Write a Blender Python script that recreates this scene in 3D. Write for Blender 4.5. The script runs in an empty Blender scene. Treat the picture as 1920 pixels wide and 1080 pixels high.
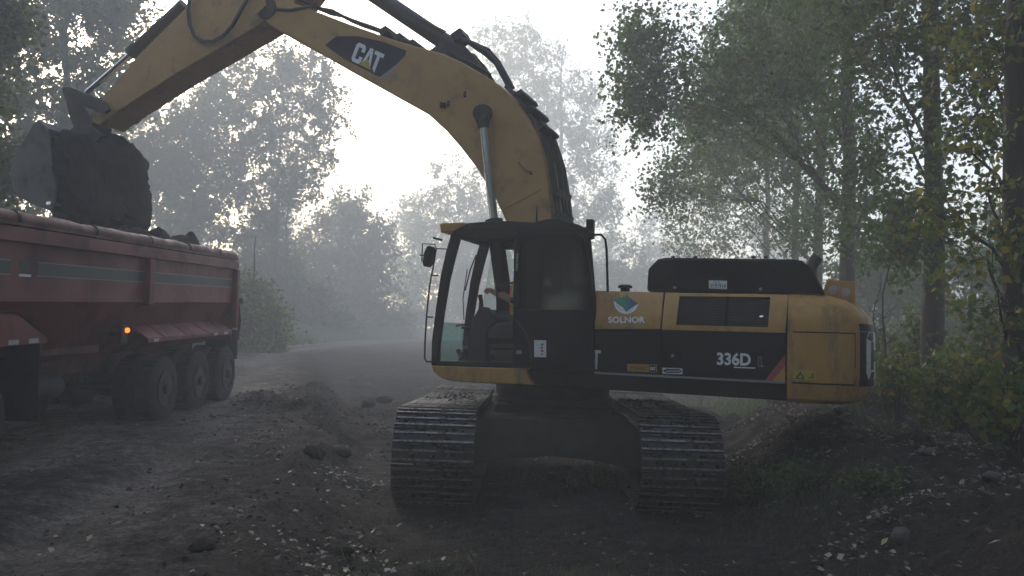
import bpy, bmesh, math, random
import numpy as np
from mathutils import Vector, Quaternion, Matrix

# ------------------------------------------------------------------ camera, sky, sun, exposure
SC = bpy.context.scene
COL = SC.collection
F, HC, PIT, ROL = 1528.0, 1.86, 0.0593, 0.0303          # focal length (px of a 1920 px frame), eye height, pitch, roll
SUN_AZ, SUN_EL = math.radians(-27), math.radians(19)
EXPOSURE = 1.6
FOG = 0.0102

cam_d = bpy.data.cameras.new('camera')
cam_d.sensor_width = 36.0
cam_d.lens = F / 1920 * 36.0
cam_d.clip_start = 0.1
cam_d.clip_end = 1500
cam = bpy.data.objects.new('camera', cam_d)
COL.objects.link(cam)
_R = Matrix.Rotation(math.pi / 2 + PIT, 4, 'X') @ Matrix.Rotation(ROL, 4, 'Z')
cam.matrix_world = Matrix.Translation((0, 0, HC)) @ _R
SC.camera = cam

W = bpy.data.worlds.new('World')
SC.world = W
W.use_nodes = True
nt = W.node_tree
nt.nodes.clear()
wo = nt.nodes.new('ShaderNodeOutputWorld')
wb = nt.nodes.new('ShaderNodeBackground')
sky = nt.nodes.new('ShaderNodeTexSky')
sky.sky_type = 'NISHITA'
sky.sun_disc = False
sky.sun_elevation = SUN_EL
sky.sun_rotation = SUN_AZ
sky.dust_density = 2.2
sky.ozone_density = 1.0
sky.air_density = 1.0
wb.inputs['Strength'].default_value = 0.15
nt.links.new(sky.outputs[0], wb.inputs['Color'])
nt.links.new(wb.outputs[0], wo.inputs['Surface'])

sun_d = bpy.data.lights.new('sun', 'SUN')
sun_d.energy = 1.4
sun_d.angle = math.radians(12.0)
sun_d.color = (1.0, 0.95, 0.87)
sun = bpy.data.objects.new('sun', sun_d)
COL.objects.link(sun)
_s = Vector((math.sin(SUN_AZ) * math.cos(SUN_EL), math.cos(SUN_AZ) * math.cos(SUN_EL), math.sin(SUN_EL)))
sun.rotation_euler = (-_s).to_track_quat('-Z', 'Y').to_euler()
sun.location = (-8, 20, 26)

SC.view_settings.view_transform = 'Standard'
SC.view_settings.look = 'None'
SC.view_settings.gamma = 1.0
SC.view_settings.exposure = EXPOSURE
SC.view_settings.use_curve_mapping = False
SC.render.engine = 'CYCLES'
SC.cycles.use_denoising = True
SC.cycles.denoiser = 'OPENIMAGEDENOISE'
SC.cycles.max_bounces = 6
SC.cycles.diffuse_bounces = 3
SC.cycles.glossy_bounces = 2
SC.cycles.transmission_bounces = 4
SC.cycles.transparent_max_bounces = 8
SC.cycles.volume_bounces = 2
SC.cycles.caustics_reflective = False
SC.cycles.caustics_refractive = False

rng = np.random.default_rng(7)
random.seed(7)
PI = math.pi

# ------------------------------------------------------------------ pixel -> ray helpers (directions only)
_RM = np.array(_R.to_3x3())
CAMP = np.array([0, 0, HC])


def ray(px, py):
    d = _RM @ np.array([(px - 960) / F, -(py - 540) / F, -1.0])
    return d


def at_depth(px, py, Y):
    d = ray(px, py)
    return CAMP + d * (Y / d[1])


# ------------------------------------------------------------------ numpy noise
def _hash(ix, iy, s):
    n = (ix * 374761393 + iy * 668265263 + s * 1442695041) & 0x7fffffff
    n = ((n ^ (n >> 13)) * 1274126177) & 0x7fffffff
    return ((n ^ (n >> 16)) & 0xffff) / 65535.0


def vnoise(x, y, s=0):
    x = np.asarray(x, float); y = np.asarray(y, float)
    ix = np.floor(x).astype(np.int64); iy = np.floor(y).astype(np.int64)
    fx = x - ix; fy = y - iy
    fx = fx * fx * (3 - 2 * fx); fy = fy * fy * (3 - 2 * fy)
    a = _hash(ix, iy, s); b = _hash(ix + 1, iy, s); c = _hash(ix, iy + 1, s); d = _hash(ix + 1, iy + 1, s)
    return (a * (1 - fx) + b * fx) * (1 - fy) + (c * (1 - fx) + d * fx) * fy - 0.5


def fbm(x, y, o=4, s=0):
    r = 0; a = 1.0
    for i in range(o):
        r = r + a * vnoise(x * 2 ** i, y * 2 ** i, s + i * 17); a *= 0.5
    return r


def sst(a, b, x):
    t = np.clip((x - a) / (b - a), 0, 1)
    return t * t * (3 - 2 * t)


# ------------------------------------------------------------------ materials
MATS = {}


def mat(name, c1, c2=None, scale=6.0, rough=0.6, metal=0.0, bump=0.0, bscale=40.0, dirt=None, dirt_amt=0.0, dscale=3.0,
        emit=None, spec=0.5, stretch=None):
    if name in MATS:
        return MATS[name]
    m = bpy.data.materials.new(name); m.use_nodes = True
    n = m.node_tree.nodes; l = m.node_tree.links
    bs = n['Principled BSDF']
    bs.inputs['Roughness'].default_value = rough
    bs.inputs['Metallic'].default_value = metal
    bs.inputs['Specular IOR Level'].default_value = spec
    tc = n.new('ShaderNodeTexCoord')
    src = tc.outputs['Object']
    if stretch:
        mp = n.new('ShaderNodeMapping'); mp.inputs['Scale'].default_value = stretch
        l.new(src, mp.inputs[0]); src = mp.outputs[0]
    if c2 is None:
        c2 = tuple(x * 0.8 for x in c1)
    nz = n.new('ShaderNodeTexNoise'); nz.inputs['Scale'].default_value = scale; nz.inputs['Detail'].default_value = 6
    nz.inputs['Roughness'].default_value = 0.65
    l.new(src, nz.inputs['Vector'])
    rp = n.new('ShaderNodeValToRGB')
    rp.color_ramp.elements[0].position = 0.35; rp.color_ramp.elements[0].color = (*c1, 1)
    rp.color_ramp.elements[1].position = 0.65; rp.color_ramp.elements[1].color = (*c2, 1)
    l.new(nz.outputs[0], rp.inputs[0])
    out = rp.outputs[0]
    if dirt is not None:
        n2 = n.new('ShaderNodeTexNoise'); n2.inputs['Scale'].default_value = dscale; n2.inputs['Detail'].default_value = 8
        n2.inputs['Roughness'].default_value = 0.7
        l.new(src, n2.inputs['Vector'])
        r2 = n.new('ShaderNodeValToRGB')
        r2.color_ramp.elements[0].position = 0.62 - dirt_amt * 0.35; r2.color_ramp.elements[0].color = (0, 0, 0, 1)
        r2.color_ramp.elements[1].position = 0.80 - dirt_amt * 0.25; r2.color_ramp.elements[1].color = (1, 1, 1, 1)
        l.new(n2.outputs[0], r2.inputs[0])
        mx = n.new('ShaderNodeMixRGB'); mx.inputs['Color2'].default_value = (*dirt, 1)
        l.new(r2.outputs[0], mx.inputs['Fac']); l.new(out, mx.inputs['Color1'])
        out = mx.outputs[0]
        mr = n.new('ShaderNodeMapRange'); mr.inputs['To Min'].default_value = rough; mr.inputs['To Max'].default_value = 0.95
        l.new(r2.outputs[0], mr.inputs[0]); l.new(mr.outputs[0], bs.inputs['Roughness'])
    l.new(out, bs.inputs['Base Color'])
    if bump > 0:
        n3 = n.new('ShaderNodeTexNoise'); n3.inputs['Scale'].default_value = bscale; n3.inputs['Detail'].default_value = 5
        l.new(src, n3.inputs['Vector'])
        bp = n.new('ShaderNodeBump'); bp.inputs['Strength'].default_value = bump; bp.inputs['Distance'].default_value = 0.02
        l.new(n3.outputs[0], bp.inputs['Height']); l.new(bp.outputs[0], bs.inputs['Normal'])
    if emit:
        bs.inputs['Emission Color'].default_value = (*emit[0], 1); bs.inputs['Emission Strength'].default_value = emit[1]
    MATS[name] = m
    return m


def leaf_mat(name, cols, trans=0.35):
    m = bpy.data.materials.new(name); m.use_nodes = True
    n = m.node_tree.nodes; l = m.node_tree.links
    n.remove(n['Principled BSDF'])
    out = n['Material Output']
    g = n.new('ShaderNodeNewGeometry')
    rp = n.new('ShaderNodeValToRGB')
    els = rp.color_ramp.elements
    k = len(cols)
    els[0].position = cols[0][0]; els[0].color = (*cols[0][1], 1)
    els[1].position = cols[-1][0]; els[1].color = (*cols[-1][1], 1)
    for p, c in cols[1:-1]:
        e = els.new(p); e.color = (*c, 1)
    l.new(g.outputs['Random Per Island'], rp.inputs[0])
    d = n.new('ShaderNodeBsdfPrincipled'); d.inputs['Roughness'].default_value = 0.55; d.inputs['Specular IOR Level'].default_value = 0.35
    l.new(rp.outputs[0], d.inputs['Base Color'])
    t = n.new('ShaderNodeBsdfTranslucent')
    l.new(rp.outputs[0], t.inputs['Color'])
    mx = n.new('ShaderNodeMixShader'); mx.inputs[0].default_value = trans
    l.new(d.outputs[0], mx.inputs[1]); l.new(t.outputs[0], mx.inputs[2]); l.new(mx.outputs[0], out.inputs['Surface'])
    MATS[name] = m
    return m


def glass_mat(name, tint, refl=0.06, rough=0.02):
    m = bpy.data.materials.new(name); m.use_nodes = True
    n = m.node_tree.nodes; l = m.node_tree.links
    n.remove(n['Principled BSDF'])
    t = n.new('ShaderNodeBsdfTransparent'); t.inputs[0].default_value = (*tint, 1)
    gl = n.new('ShaderNodeBsdfGlossy'); gl.inputs['Roughness'].default_value = rough
    fr = n.new('ShaderNodeFresnel'); fr.inputs[0].default_value = 1.45
    ad = n.new('ShaderNodeMath'); ad.operation = 'ADD'; ad.inputs[1].default_value = refl - 0.04
    mx = n.new('ShaderNodeMixShader')
    l.new(fr.outputs[0], ad.inputs[0]); l.new(ad.outputs[0], mx.inputs[0])
    l.new(t.outputs[0], mx.inputs[1]); l.new(gl.outputs[0], mx.inputs[2]); l.new(mx.outputs[0], n['Material Output'].inputs['Surface'])
    MATS[name] = m
    return m


MUD = (0.055, 0.045, 0.038)
M_YEL = mat('machine_yellow', (0.56, 0.305, 0.075), (0.48, 0.255, 0.062), 4, 0.48, dirt=(0.20, 0.145, 0.085), dirt_amt=0.30, dscale=5, bump=0.04, bscale=120, stretch=(1, 1, 0.3))
M_YELB = mat('boom_yellow', (0.49, 0.285, 0.095), (0.41, 0.235, 0.076), 2.2, 0.55, dirt=(0.20, 0.14, 0.085), dirt_amt=0.25, dscale=2.6, bump=0.05, bscale=90)
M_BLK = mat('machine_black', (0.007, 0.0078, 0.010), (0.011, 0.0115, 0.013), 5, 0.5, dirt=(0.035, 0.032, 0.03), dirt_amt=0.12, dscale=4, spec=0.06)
M_CAB = mat('cab_black', (0.007, 0.0078, 0.010), (0.011, 0.0118, 0.014), 6, 0.5, dirt=(0.035, 0.033, 0.031), dirt_amt=0.08, dscale=6, spec=0.08)
M_RUB = mat('hose_rubber', (0.014, 0.014, 0.015), (0.03, 0.027, 0.025), 8, 0.7)
M_STEEL = mat('dark_steel', (0.035, 0.033, 0.032), (0.055, 0.048, 0.042), 8, 0.6, 0.3, dirt=MUD, dirt_amt=0.5, dscale=5, bump=0.2, bscale=30)
M_GREASE = mat('greasy_steel', (0.07, 0.055, 0.04), (0.035, 0.03, 0.026), 6, 0.6, 0.1, dirt=MUD, dirt_amt=0.6, dscale=4, bump=0.25, bscale=30)
M_CHROME = mat('chrome_rod', (0.62, 0.63, 0.65), (0.55, 0.56, 0.58), 10, 0.12, 1.0)
M_SHOE = mat('track_shoe_steel', (0.045, 0.043, 0.043), (0.028, 0.026, 0.026), 14, 0.55, 0.2, dirt=(0.05, 0.043, 0.038), dirt_amt=0.55, dscale=9, bump=0.35, bscale=45)
M_GROUSER = mat('worn_grouser_steel', (0.26, 0.26, 0.265), (0.07, 0.066, 0.062), 12, 0.38, 0.8, dirt=(0.05, 0.043, 0.038), dirt_amt=0.35, dscale=6)
M_BUCKET = mat('bucket_steel', (0.075, 0.075, 0.08), (0.12, 0.115, 0.112), 3, 0.5, 0.4, dirt=(0.07, 0.058, 0.048), dirt_amt=0.45, dscale=3, bump=0.2, bscale=25)
M_SOIL = mat('dug_soil', (0.020, 0.016, 0.014), (0.036, 0.029, 0.024), 5, 0.95, bump=0.8, bscale=22, spec=0.15)
M_WHITE = mat('white_decal', (0.88, 0.88, 0.88), (0.78, 0.78, 0.78), 9, 0.5, dirt=(0.36, 0.33, 0.29), dirt_amt=0.14, dscale=14)
M_GREYD = mat('grey_decal', (0.30, 0.30, 0.31), (0.24, 0.24, 0.25), 20, 0.55)
M_DECK = mat('decal_navy', (0.018, 0.02, 0.03), (0.024, 0.025, 0.034), 10, 0.5, spec=.2)
M_PINK = mat('decal_red', (0.40, 0.07, 0.09), (0.34, 0.06, 0.07), 10, 0.45)
M_YDEC = mat('decal_yellow', (0.55, 0.42, 0.03), (0.48, 0.36, 0.03), 10, 0.5)
M_TAN = mat('decal_orange', (0.42, 0.22, 0.05), (0.36, 0.19, 0.05), 10, 0.5)
M_BLACKD = mat('decal_black', (0.012, 0.012, 0.012), None, 10, 0.5)
M_GREEN = mat('logo_green', (0.03, 0.26, 0.12), (0.03, 0.22, 0.12), 10, 0.5)
M_TEAL = mat('logo_teal', (0.02, 0.18, 0.16), (0.02, 0.15, 0.15), 10, 0.5)
M_BLUE = mat('logo_blue', (0.02, 0.08, 0.20), (0.02, 0.07, 0.18), 10, 0.5)
M_RED = mat('truck_red', (0.21, 0.022, 0.021), (0.155, 0.019, 0.019), 2.5, 0.45, dirt=(0.10, 0.06, 0.052), dirt_amt=0.45, dscale=1.5, bump=0.03, bscale=60)
M_REDS = mat('truck_red_frame', (0.14, 0.026, 0.024), (0.10, 0.02, 0.02), 3, 0.55, dirt=(0.05, 0.035, 0.03), dirt_amt=0.55, dscale=3)
M_TARP = mat('tarp_vinyl', (0.17, 0.045, 0.035), (0.12, 0.034, 0.03), 6, 0.5, dirt=(0.09, 0.06, 0.045), dirt_amt=0.4, dscale=4, bump=0.3, bscale=14)
M_TYRE = mat('tyre_rubber', (0.011, 0.011, 0.011), (0.022, 0.02, 0.019), 8, 0.85, dirt=(0.05, 0.044, 0.038), dirt_amt=0.5, dscale=5, bump=0.3, bscale=30)
M_RIM = mat('wheel_rim', (0.07, 0.07, 0.07), (0.045, 0.044, 0.043), 6, 0.5, 0.5, dirt=(0.05, 0.044, 0.038), dirt_amt=0.5, dscale=5)
M_CHAS = mat('truck_chassis', (0.016, 0.016, 0.017), (0.03, 0.026, 0.024), 4, 0.7, dirt=MUD, dirt_amt=0.4)
M_STRIPE = mat('stripe_green', (0.030, 0.048, 0.048), (0.038, 0.058, 0.058), 5, 0.5)
M_AMBER = mat('amber_lamp', (0.8, 0.25, 0.03), None, 5, 0.3, emit=((1.0, 0.18, 0.02), 0.9))
M_REFL = mat('reflector_white', (0.5, 0.48, 0.47), None, 5, 0.3)
M_INT = mat('cab_interior_grey', (0.05, 0.052, 0.056), (0.04, 0.042, 0.046), 10, 0.7, bump=0.1, bscale=150)
M_SEAT = mat('seat_fabric', (0.022, 0.022, 0.026), (0.03, 0.03, 0.035), 20, 0.9)
M_SKIN = mat('skin', (0.34, 0.19, 0.13), (0.30, 0.16, 0.11), 10, 0.6)
M_VEST = mat('vest_orange', (0.75, 0.12, 0.02), (0.65, 0.10, 0.02), 10, 0.7)
M_LIME = mat('vest_lime', (0.45, 0.55, 0.08), None, 10, 0.7)
M_CLOTH = mat('work_clothes', (0.035, 0.04, 0.06), (0.028, 0.032, 0.05), 20, 0.9)
M_CAP = mat('dark_cap', (0.02, 0.02, 0.022), None, 20, 0.9)
M_BARK = mat('bark', (0.05, 0.043, 0.036), (0.028, 0.024, 0.021), 5, 0.9, bump=1.0, bscale=14, stretch=(1, 1, 0.25))
M_BARKP = mat('bark_poplar', (0.045, 0.041, 0.036), (0.024, 0.022, 0.020), 5, 0.9, bump=1.0, bscale=12, stretch=(1, 1, 0.22))
M_STONE = mat('stone', (0.11, 0.10, 0.092), (0.07, 0.065, 0.06), 5, 0.85, bump=0.5, bscale=12, dirt=MUD, dirt_amt=0.35)
G_CLEAR = glass_mat('window_glass', (0.86, 0.90, 0.88), 0.05)
G_GREEN = glass_mat('green_glass', (0.42, 0.62, 0.56), 0.06)
G_DARK = glass_mat('door_glass', (0.42, 0.45, 0.45), 0.05, 0.05)
L_POP = leaf_mat('leaf_poplar', [(0.0, (0.044, 0.098, 0.018)), (0.5, (0.078, 0.150, 0.026)), (0.88, (0.12, 0.195, 0.036)), (0.97, (0.19, 0.19, 0.035)), (1.0, (0.30, 0.21, 0.03))], 0.45)
L_LEFT = leaf_mat('leaf_maple', [(0.0, (0.070, 0.090, 0.022)), (0.5, (0.115, 0.135, 0.034)), (0.85, (0.16, 0.16, 0.046)), (1.0, (0.25, 0.17, 0.045))], 0.45)
L_SHRUB = leaf_mat('leaf_shrub', [(0.0, (0.055, 0.10, 0.024)), (0.5, (0.11, 0.16, 0.036)), (0.82, (0.21, 0.21, 0.04)), (1.0, (0.36, 0.27, 0.04))], 0.45)
L_FALL = leaf_mat('leaf_fallen', [(0.0, (0.08, 0.066, 0.05)), (0.5, (0.15, 0.13, 0.10)), (0.8, (0.28, 0.255, 0.21)), (0.93, (0.42, 0.39, 0.34)), (1.0, (0.38, 0.28, 0.06))], 0.1)
L_GRASS = leaf_mat('grass_blade', [(0.0, (0.042, 0.078, 0.018)), (0.6, (0.085, 0.13, 0.032)), (1.0, (0.16, 0.16, 0.06))], 0.35)


# ------------------------------------------------------------------ mesh builder
def tag(o, label=None, cat=None, group=None, kind=None):
    if label: o['label'] = label
    if cat: o['category'] = cat
    if group: o['group'] = group
    if kind: o['kind'] = kind
    return o


def empty(name, loc, rot=(0, 0, 0)):
    o = bpy.data.objects.new(name, None); COL.objects.link(o)
    o.location = loc; o.rotation_euler = rot
    o.empty_display_size = 0.3
    return o


class MB:
    def __init__(s):
        s.v = []; s.f = []; s.mi = []; s.cur = 0

    def add(s, vs, fs):
        b = len(s.v); s.v.extend([tuple(map(float, p)) for p in vs])
        for f in fs:
            s.f.append(tuple(b + i for i in f)); s.mi.append(s.cur)
        return s

    def prism(s, poly, v0, v1):
        """polygon of (u, z) extruded along v"""
        n = len(poly)
        vs = [(p[0], v0, p[1]) for p in poly] + [(p[0], v1, p[1]) for p in poly]
        fs = [tuple(range(n)), tuple(range(2 * n - 1, n - 1, -1))]
        for i in range(n):
            j = (i + 1) % n
            fs.append((j, i, n + i, n + j))
        return s.add(vs, fs)

    def loft2(s, p0, v0, p1, v1):
        """two (u, z) polygons of equal length joined along v"""
        n = len(p0)
        vs = [(p[0], v0, p[1]) for p in p0] + [(p[0], v1, p[1]) for p in p1]
        fs = [tuple(range(n)), tuple(range(2 * n - 1, n - 1, -1))]
        for i in range(n):
            j = (i + 1) % n
            fs.append((j, i, n + i, n + j))
        return s.add(vs, fs)

    def box(s, c, d, rot=None):
        x, y, z = (k / 2 for k in d)
        vs = [Vector((i * x, j * y, k * z)) for k in (-1, 1) for j in (-1, 1) for i in (-1, 1)]
        if rot is not None:
            vs = [rot @ p for p in vs]
        vs = [(p.x + c[0], p.y + c[1], p.z + c[2]) for p in vs]
        return s.add(vs, [(0, 2, 3, 1), (4, 5, 7, 6), (0, 1, 5, 4), (2, 6, 7, 3), (0, 4, 6, 2), (1, 3, 7, 5)])

    def tube(s, pts, r, seg=8, cap=True):
        pts = [Vector(p) for p in pts]; n = len(pts)
        if not hasattr(r, '__len__'): r = [r] * n
        vs = []
        t0 = (pts[1] - pts[0]).normalized()
        a = t0.orthogonal().normalized()
        for i in range(n):
            t = (pts[min(i + 1, n - 1)] - pts[max(i - 1, 0)])
            if t.length < 1e-9: t = t0
            t.normalize()
            a = (a - t * a.dot(t))
            if a.length < 1e-6: a = t.orthogonal()
            a.normalize(); b = t.cross(a)
            for k in range(seg):
                an = 2 * PI * k / seg
                vs.append(pts[i] + (a * math.cos(an) + b * math.sin(an)) * r[i])
        fs = []
        for i in range(n - 1):
            for k in range(seg):
                k2 = (k + 1) % seg
                fs.append((i * seg + k, i * seg + k2, (i + 1) * seg + k2, (i + 1) * seg + k))
        if cap:
            fs.append(tuple(range(seg - 1, -1, -1))); fs.append(tuple((n - 1) * seg + k for k in range(seg)))
        return s.add(vs, fs)

    def lathe(s, prof, o, ax, seg=24):
        o = Vector(o); ax = Vector(ax).normalized(); a = ax.orthogonal().normalized(); b = ax.cross(a)
        vs = []
        for r, h in prof:
            for k in range(seg):
                an = 2 * PI * k / seg
                vs.append(o + ax * h + (a * math.cos(an) + b * math.sin(an)) * max(r, 1e-4))
        fs = []
        n = len(prof)
        for i in range(n - 1):
            for k in range(seg):
                k2 = (k + 1) % seg
                fs.append((i * seg + k, i * seg + k2, (i + 1) * seg + k2, (i + 1) * seg + k))
        fs.append(tuple(range(seg - 1, -1, -1))); fs.append(tuple((n - 1) * seg + k for k in range(seg)))
        return s.add(vs, fs)

    def grid(s, P, closed=False):
        """P: rows x cols of points"""
        R = len(P); Cn = len(P[0])
        vs = [p for row in P for p in row]
        fs = []
        for i in range(R - 1):
            for j in range(Cn - 1 + (1 if closed else 0)):
                j2 = (j + 1) % Cn
                fs.append((i * Cn + j, i * Cn + j2, (i + 1) * Cn + j2, (i + 1) * Cn + j))
        return s.add(vs, fs)

    def slab(s, P, Q):
        """closed slab between two grids of points with equal shape"""
        R = len(P); Cn = len(P[0]); n = R * Cn
        vs = [p for row in P for p in row] + [p for row in Q for p in row]
        fs = []
        I = lambda i, j: i * Cn + j
        for i in range(R - 1):
            for j in range(Cn - 1):
                fs.append((I(i, j), I(i, j + 1), I(i + 1, j + 1), I(i + 1, j)))
                fs.append((n + I(i, j), n + I(i + 1, j), n + I(i + 1, j + 1), n + I(i, j + 1)))
        for j in range(Cn - 1):
            fs.append((I(0, j + 1), I(0, j), n + I(0, j), n + I(0, j + 1)))
            fs.append((I(R - 1, j), I(R - 1, j + 1), n + I(R - 1, j + 1), n + I(R - 1, j)))
        for i in range(R - 1):
            fs.append((I(i, 0), I(i + 1, 0), n + I(i + 1, 0), n + I(i, 0)))
            fs.append((I(i + 1, Cn - 1), I(i, Cn - 1), n + I(i, Cn - 1), n + I(i + 1, Cn - 1)))
        return s.add(vs, fs)

    def build(s, name, mats, parent=None, loc=(0, 0, 0), rotz=0.0, smooth=True, bevel=0.0, rot=None, fixn=True):
        me = bpy.data.meshes.new(name)
        me.from_pydata(s.v, [], s.f)
        if not isinstance(mats, (list, tuple)): mats = [mats]
        for m in mats: me.materials.append(m)
        me.polygons.foreach_set('material_index', s.mi)
        if fixn:
            bm = bmesh.new(); bm.from_mesh(me); bmesh.ops.recalc_face_normals(bm, faces=bm.faces); bm.to_mesh(me); bm.free()
        if smooth:
            me.polygons.foreach_set('use_smooth', [True] * len(me.polygons))
            me.set_sharp_from_angle(angle=math.radians(34))
        me.update()
        o = bpy.data.objects.new(name, me); COL.objects.link(o)
        o.location = loc
        o.rotation_euler = rot if rot is not None else (0, 0, rotz)
        if parent: o.parent = parent
        if bevel > 0:
            b = o.modifiers.new('bevel', 'BEVEL'); b.width = bevel; b.segments = 2; b.limit_method = 'ANGLE'; b.angle_limit = math.radians(40)
            b.harden_normals = False
        return o


def np_mesh(name, V, nper, mats, parent=None, loc=(0, 0, 0)):
    """fast mesh of polygons with nper consecutive vertices each"""
    V = np.asarray(V, np.float32).reshape(-1, 3); nv = len(V); nf = nv // nper
    me = bpy.data.meshes.new(name)
    me.vertices.add(nv); me.vertices.foreach_set('co', V.ravel())
    me.loops.add(nv); me.loops.foreach_set('vertex_index', np.arange(nv, dtype=np.int32))
    me.polygons.add(nf); me.polygons.foreach_set('loop_start', np.arange(0, nv, nper, dtype=np.int32))
    me.update(calc_edges=True)
    me.materials.append(mats)
    o = bpy.data.objects.new(name, me); COL.objects.link(o); o.location = loc
    if parent: o.parent = parent
    return o


def text2d(s, off=0.0, sx=1.0):
    """font outline as 2-D verts and faces, unit height"""
    cu = bpy.data.curves.new('t', 'FONT'); cu.body = s; cu.size = 1.0; cu.offset = off; cu.resolution_u = 3
    o = bpy.data.objects.new('t', cu); COL.objects.link(o)
    dg = bpy.context.evaluated_depsgraph_get()
    me = o.evaluated_get(dg).to_mesh()
    vs = np.array([v.co[:2] for v in me.vertices]); fs = [tuple(p.vertices) for p in me.polygons]
    o.evaluated_get(dg).to_mesh_clear()
    bpy.data.objects.remove(o); bpy.data.curves.remove(cu)
    vs = vs - vs.min(0); vs = vs / vs[:, 1].max(); vs[:, 0] *= sx
    return vs, fs


CATL = dict(
    C=[(0, .15), (.1, 0), (.5, 0), (.6, .15), (.6, .38), (.4, .38), (.4, .2), (.2, .2), (.2, .8), (.4, .8), (.4, .62), (.6, .62), (.6, .85), (.5, 1), (.1, 1), (0, .85)],
    A=[(.64, .12), (.82, 1), (1.02, 1), (1.2, .12), (1.04, .12), (.92, .74), (.80, .12)],
    T=[(1.14, 1), (1.72, 1), (1.72, .80), (1.53, .80), (1.53, -.06), (1.34, .1), (1.34, .80), (1.14, .80)],
    tri=[(.52, 0), (.92, .45), (1.3, 0)])

# ------------------------------------------------------------------ ground
EDGE = np.array([(-60, -0.6), (0, -0.9), (5.6, -1.35), (8.5, -1.95), (13.3, -2.75), (20, -4.4), (31, -7.2), (45, -7.0), (70, -4.0), (200, 0)])
ROADZ = np.array([(-60, 0.24), (5, 0.24), (9, 0.34), (12.4, 0.46), (15.5, 0.58), (30, 0.95), (60, 1.35), (200, 1.8)])
BANK = np.array([(-60, 2.2), (4, 2.5), (6, 2.85), (8, 3.05), (9.5, 3.05), (11, 3.1), (13, 3.6), (16, 5.6), (30, 7), (200, 20)])


def road_edge(y):
    return np.interp(y, EDGE[:, 0], EDGE[:, 1])


def height(x, y, fine=True):
    x = np.asarray(x, float); y = np.asarray(y, float)
    xe = road_edge(y) + 0.28 * fbm(x * 0.7, y * 0.7, 3, 3)
    zr = np.interp(y, ROADZ[:, 0], ROADZ[:, 1])
    pad = 0.0 + 0.30 * sst(5.2, 3.2, y) + sst(15, 40, y) * zr
    t = sst(-0.42, 0.42, x - xe)
    z = zr * (1 - t) + pad * t
    # crumbled berm along the dug edge
    z = z + 0.20 * np.exp(-((x - xe + 0.25) / 0.40) ** 2) * np.clip(0.35 + 1.5 * fbm(x * 1.1, y * 1.1, 3, 9), 0, 1.2) * sst(17, 12, y)
    # freshly dug heaps beyond the machine
    hp = sst(-5.4, -4.2, x - 0.12 * (y - 14)) * sst(1.5, -0.6, x) * sst(11.5, 13.5, y) * sst(27, 20, y)
    z = z + hp * (0.06 + 0.32 * fbm(x * 0.55, y * 0.5, 4, 21) + 0.16 * np.abs(fbm(x * 2.1, y * 2.1, 4, 23)))
    # verge rising to the trees on the left
    z = z + 1.1 * sst(-3.6, -9.0, x - xe) * sst(17.5, 25, y)
    # spoil piled behind the machine
    sp = sst(-0.8, 0.8, x) * sst(9, 6, x) * sst(12.6, 14.2, y) * sst(20, 15.5, y)
    z = z + sp * (0.34 + 0.4 * fbm(x * 0.8, y * 0.8, 4, 25) + .25 * np.abs(fbm(x * 2.7, y * 2.7, 4, 27)))
    # leaf strewn bank on the right
    xb = np.interp(y, BANK[:, 0], BANK[:, 1]) + 0.35 * fbm(x * 0.6, y * 0.6, 3, 31)
    tb = 0.5 * sst(-0.75, 0.4, x - xb) + 0.5 * sst(-0.15, 0.9, x - xb)
    top = 0.74 - 0.30 * sst(11, 18, y) - 0.35 * sst(5.5, 10, x) + 0.10 * np.exp(-(((x - 3.9) / 0.8) ** 2 + ((y - 10.3) / 1.1) ** 2))
    z = z + tb * (np.minimum(top, 1.08) - pad * 0.6 + 0.22 * fbm(x * 0.9, y * 0.9, 4, 41) + 0.26 * np.abs(fbm(x * 2.2, y * 2.2, 4, 43)))
    if fine:
        on_road = (1 - t)
        z = z + 0.05 * fbm(x * 1.1, y * 1.1, 4, 51) + 0.016 * fbm(x * 7, y * 7, 3, 61)
        # ruts running with the road
        q = x - xe
        z = z - on_road * 0.10 * (np.exp(-((q + 2.0 + 0.12 * np.sin(y * 0.5)) / 0.28) ** 2) + np.exp(-((q + 3.7) / 0.3) ** 2)) * (sst(11.8, 10.2, y) + sst(17, 19, y) * sst(34, 24, y))
        rough = (1 - on_road * 0.75) * sst(40, 24, y)
        z = z + rough * (0.085 * fbm(x * 3.1, y * 3.1, 4, 71) + 0.07 * np.abs(fbm(x * 5.3, y * 5.3, 3, 81)))
    return z


def zat(x, y):
    return float(height(np.array([x]), np.array([y]))[0])


def axis(dense0, dense1, step, lo, hi, grow=1.09):
    a = list(np.arange(dense0, dense1 + 1e-6, step))
    s = step
    while a[-1] < hi:
        s *= grow; a.append(a[-1] + s)
    b = []; s = step; x = dense0
    while x > lo:
        s *= grow; x -= s; b.append(x)
    return np.array(b[::-1] + a)


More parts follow.
